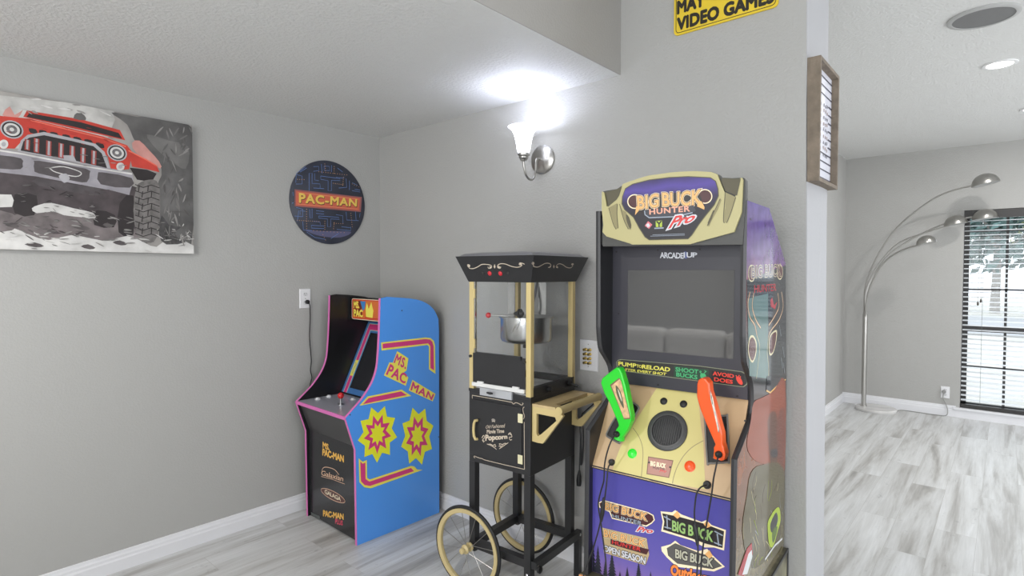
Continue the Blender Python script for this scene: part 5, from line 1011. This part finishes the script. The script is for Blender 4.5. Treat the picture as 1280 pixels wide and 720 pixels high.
def gun_green():
    lightgun('bright green light gun in the left holster of the tall cabinet', lp2((76, 172), (90, 128), (150, 80), (215, 32), (245, 36), (266, 78), (300, 200), (352, 470), (350, 520), (312, 605), (250, 690), (228, 690), (206, 645), (210, 600), (238, 555), (228, 520), (150, 340), (110, 270)),
        lp2((162, 188), (246, 124), (262, 150), (345, 470), (346, 494), (290, 498)), .606, .034, ('green', (32, 200, 40)), (206, 170, 128), lp2((225, 630))[0],
        [(771, 542.5, .62), (766, 548, .64), (762, 556, .655), (758, 569, .66), (755.6, 582, .66), (754.8, 600, .66), (751, 614, .66), (748, 628, .662), (748.8, 640, .662), (751, 652, .662), (753, 668, .665), (756, 690, .675), (757.6, 708, .685), (757, 740, .69), (752, 760, .69), (742, 765, .69), (733, 745, .69), (729.5, 722, .69), (733, 708, .685), (742, 684, .67), (750, 655, .664), (755, 628, .662), (757.6, 610, .66), (759, 596, .655), (760.5, 584, .645), (764.5, 578.6, .628)],
        [(755, 622), (753.8, 632), (752.8, 642), (751.5, 652)], lp2((262, 590), (242, 672)))
gun_green()
lightgun('orange light gun in the right holster of the tall cabinet', rp((90, 110), (98, 84), (118, 70), (148, 74), (172, 104), (180, 170), (205, 250), (262, 462), (266, 530), (286, 600), (280, 636), (258, 646), (236, 636), (206, 592), (204, 552), (216, 530), (150, 380), (112, 285), (88, 200)),
    rp((180, 150), (200, 205), (246, 430), (240, 452), (214, 340), (182, 210)), .612, .04, ('orange', (232, 84, 20)), (206, 200, 186), rp((242, 596))[0],
    [(898.6, 568, .625), (896.5, 576, .645), (894.5, 586, .655), (892, 598, .66), (889.5, 618, .66), (885, 645, .662), (881, 668, .664), (877.5, 695, .672), (875.8, 720, .685), (875, 745, .69), (872, 765, .69), (867, 765, .69), (869, 740, .69), (871.5, 712, .685), (872.5, 688, .672), (871, 670, .664), (868, 645, .662), (869, 628, .66), (871.3, 616, .658), (876, 609, .648), (883, 606.5, .626)],
    [(868, 655), (869.5, 662), (871, 672), (872, 682)], rp((245, 560), (250, 622)))
# ------------------------------------------------------------------ arched floor lamp in the far room
lx, ly = 2.17, 4.83
o = thing('arc_floor_lamp', 'arched floor lamp with four dome heads on a round marble base', 'floor lamp', (2.285, ly, 0))
MB().lathe([(.19, 0), (.195, .006), (.195, .026), (.188, .034), (.0005, .035)], (2.285, ly, 0), n=56).build('base', mat('white_marble', (206, 204, 202), .25, var=.14, vscale=7), o, 'world', True)
MB().lathe([(.031, 0), (.031, .012), (.0235, .014), (.0235, 1.01), (.019, 1.012), (.019, 1.03), (.0005, 1.03)], (lx, ly, .033), n=28).build('pole', STEEL, o, 'world', True)
c2 = crop(1020, 180, 2)
def Lp(px, py, y): return on(px, py, (0, y, 0), (0, 1, 0))
def arm(pts, y, head, hr, tilt, dx):
    P = [Lp(*pts[0], ly)] + [Lp(px, py, ly+(y-ly)*(k+1)/(len(pts)-1)) for k, (px, py) in enumerate(pts[1:])]
    MB().tube(spline(P, 6), .0075, 8).build('arm', STEEL, o, 'world', True)
    h = Lp(*head, y); n = 14; ax = Vector((tilt, 0, 1)).normalized()
    pr = [(hr*math.cos(math.pi/2*k/n), hr*.95*math.sin(math.pi/2*k/n)) for k in range(n)] + [(.0005, hr*.95)]
    base = h - ax*hr*.36
    sh = MB().lathe([(hr-.004, .0)] + pr, base, ax, 40, cap=False).build('lamp_shade', STEEL, o, 'world', True)
    MB().lathe([(hr-.004, .001), (hr*.3, .012), (.0005, .012)], base, ax, 30, cap=False).build('reflector', mat('shade_inside', (170, 170, 168), .5), sh, 'world', True)
    MB().tube([P[-1], P[-1]+(h-P[-1])*.35], [.011, .016], 10).build('shade_joint', STEEL, sh, 'world', True)
arm([(1080.5, 402), (1080.5, 372), (1084, 350), (1098, 318), (1120, 286), (1150, 260), (1180, 242), (1219, 231)], 4.62, (1231, 225.5), .108, -.22, 0)
arm([(1081.5, 402), (1081.5, 374), (1086, 354), (1100, 328), (1122, 305), (1150, 293), (1172, 286), (1183, 283)], 4.86, (1194, 276.5), .098, -.2, 0)
arm([(1082.3, 402), (1082.3, 380), (1087, 360), (1100, 334), (1116, 319), (1132, 311), (1147, 306.5)], 4.52, (1157.5, 300.5), .084, -.2, 0)
arm([(1081.8, 402), (1082, 376), (1089, 350), (1112, 318), (1145, 296), (1180, 280), (1207, 272.5), (1219, 271)], 4.95, (1231, 269), .104, -.1, 0)
o = thing('power_cord', 'grey lamp cord plugged into the far outlet and lying along the skirting', 'cord', (2.87, YF-.02, 0))
GC = mat('grey_cord', (150, 150, 146), .5); c9 = crop(1140, 460, 9)
F = lambda px, py, y: on(px, py, (0, y, 0), (0, 1, 0)); G0 = lambda px, py: on(px, py, (0, 0, .006), (0, 0, 1))
q = c9((360, 262), (350, 330), (368, 380), (385, 420), (400, 470)); P = [F(q[0][0], q[0][1], YF-.03), F(*q[1], YF-.02), F(*q[2], YF-.022), F(*q[3], YF-.024), F(*q[4], YF-.03)]
e = P[-1]; P += [Vector((e.x-.01, YF-.05, .012)), Vector((e.x-.1, YF-.06, .005)), Vector((e.x-.25, YF-.05, .005)), Vector((e.x-.4, YF-.055, .005)), Vector((2.47, 4.90, .005))]
MB().tube(spline(P, 6), .0042, 7).build('cable', GC, o, 'world', True)
p = F(1180, 489.5, YF-.008); MB().lathe([(.018, 0), (.019, .012), (.014, .024), (.0005, .026)], p, (0, -1, 0), 18).build('plug', mat('plug_grey', (140, 140, 138), .5), o, 'world', True)

# ------------------------------------------------------------------ sofa behind, seen only mirrored in the tall cabinet's dark screen
sx0, sy0 = .62, -3.35
o = thing('sofa', 'pale grey cushioned sofa mirrored in the dark screen of the tall cabinet', 'sofa', (sx0+1.0, sy0, 0))
SF = mat('pale_sofa_fabric', (226, 224, 220), .85, bump=.2, bscale=200)
MB().box(sx0, sx0+2.0, sy0-.4, sy0+.45, .09, .30).build('base', SF, o, 'world', bevel=.03)
for k in range(3):
    x = sx0+.2+k*.534
    MB().box(x+.005, x+.529, sy0-.2, sy0+.47, .302, .46).build('seat_cushion', SF, o, 'world', bevel=.05, seg=4); MB().box(x+.005, x+.529, sy0-.39, sy0-.17, .44, .99).build('back_cushion', SF, o, 'world', bevel=.06, seg=4)
for x in (sx0, sx0+1.81): MB().box(x, x+.19, sy0-.4, sy0+.46, .302, .62).build('armrest', SF, o, 'world', bevel=.05, seg=4)
for x in (sx0+.1, sx0+1.9):
    for y in (sy0-.3, sy0+.38): MB().lathe([(.018, 0), (.026, .092)], (x, y, 0), n=14).build('leg', mat('sofa_leg', (58, 44, 34), .4), o, 'world', True)
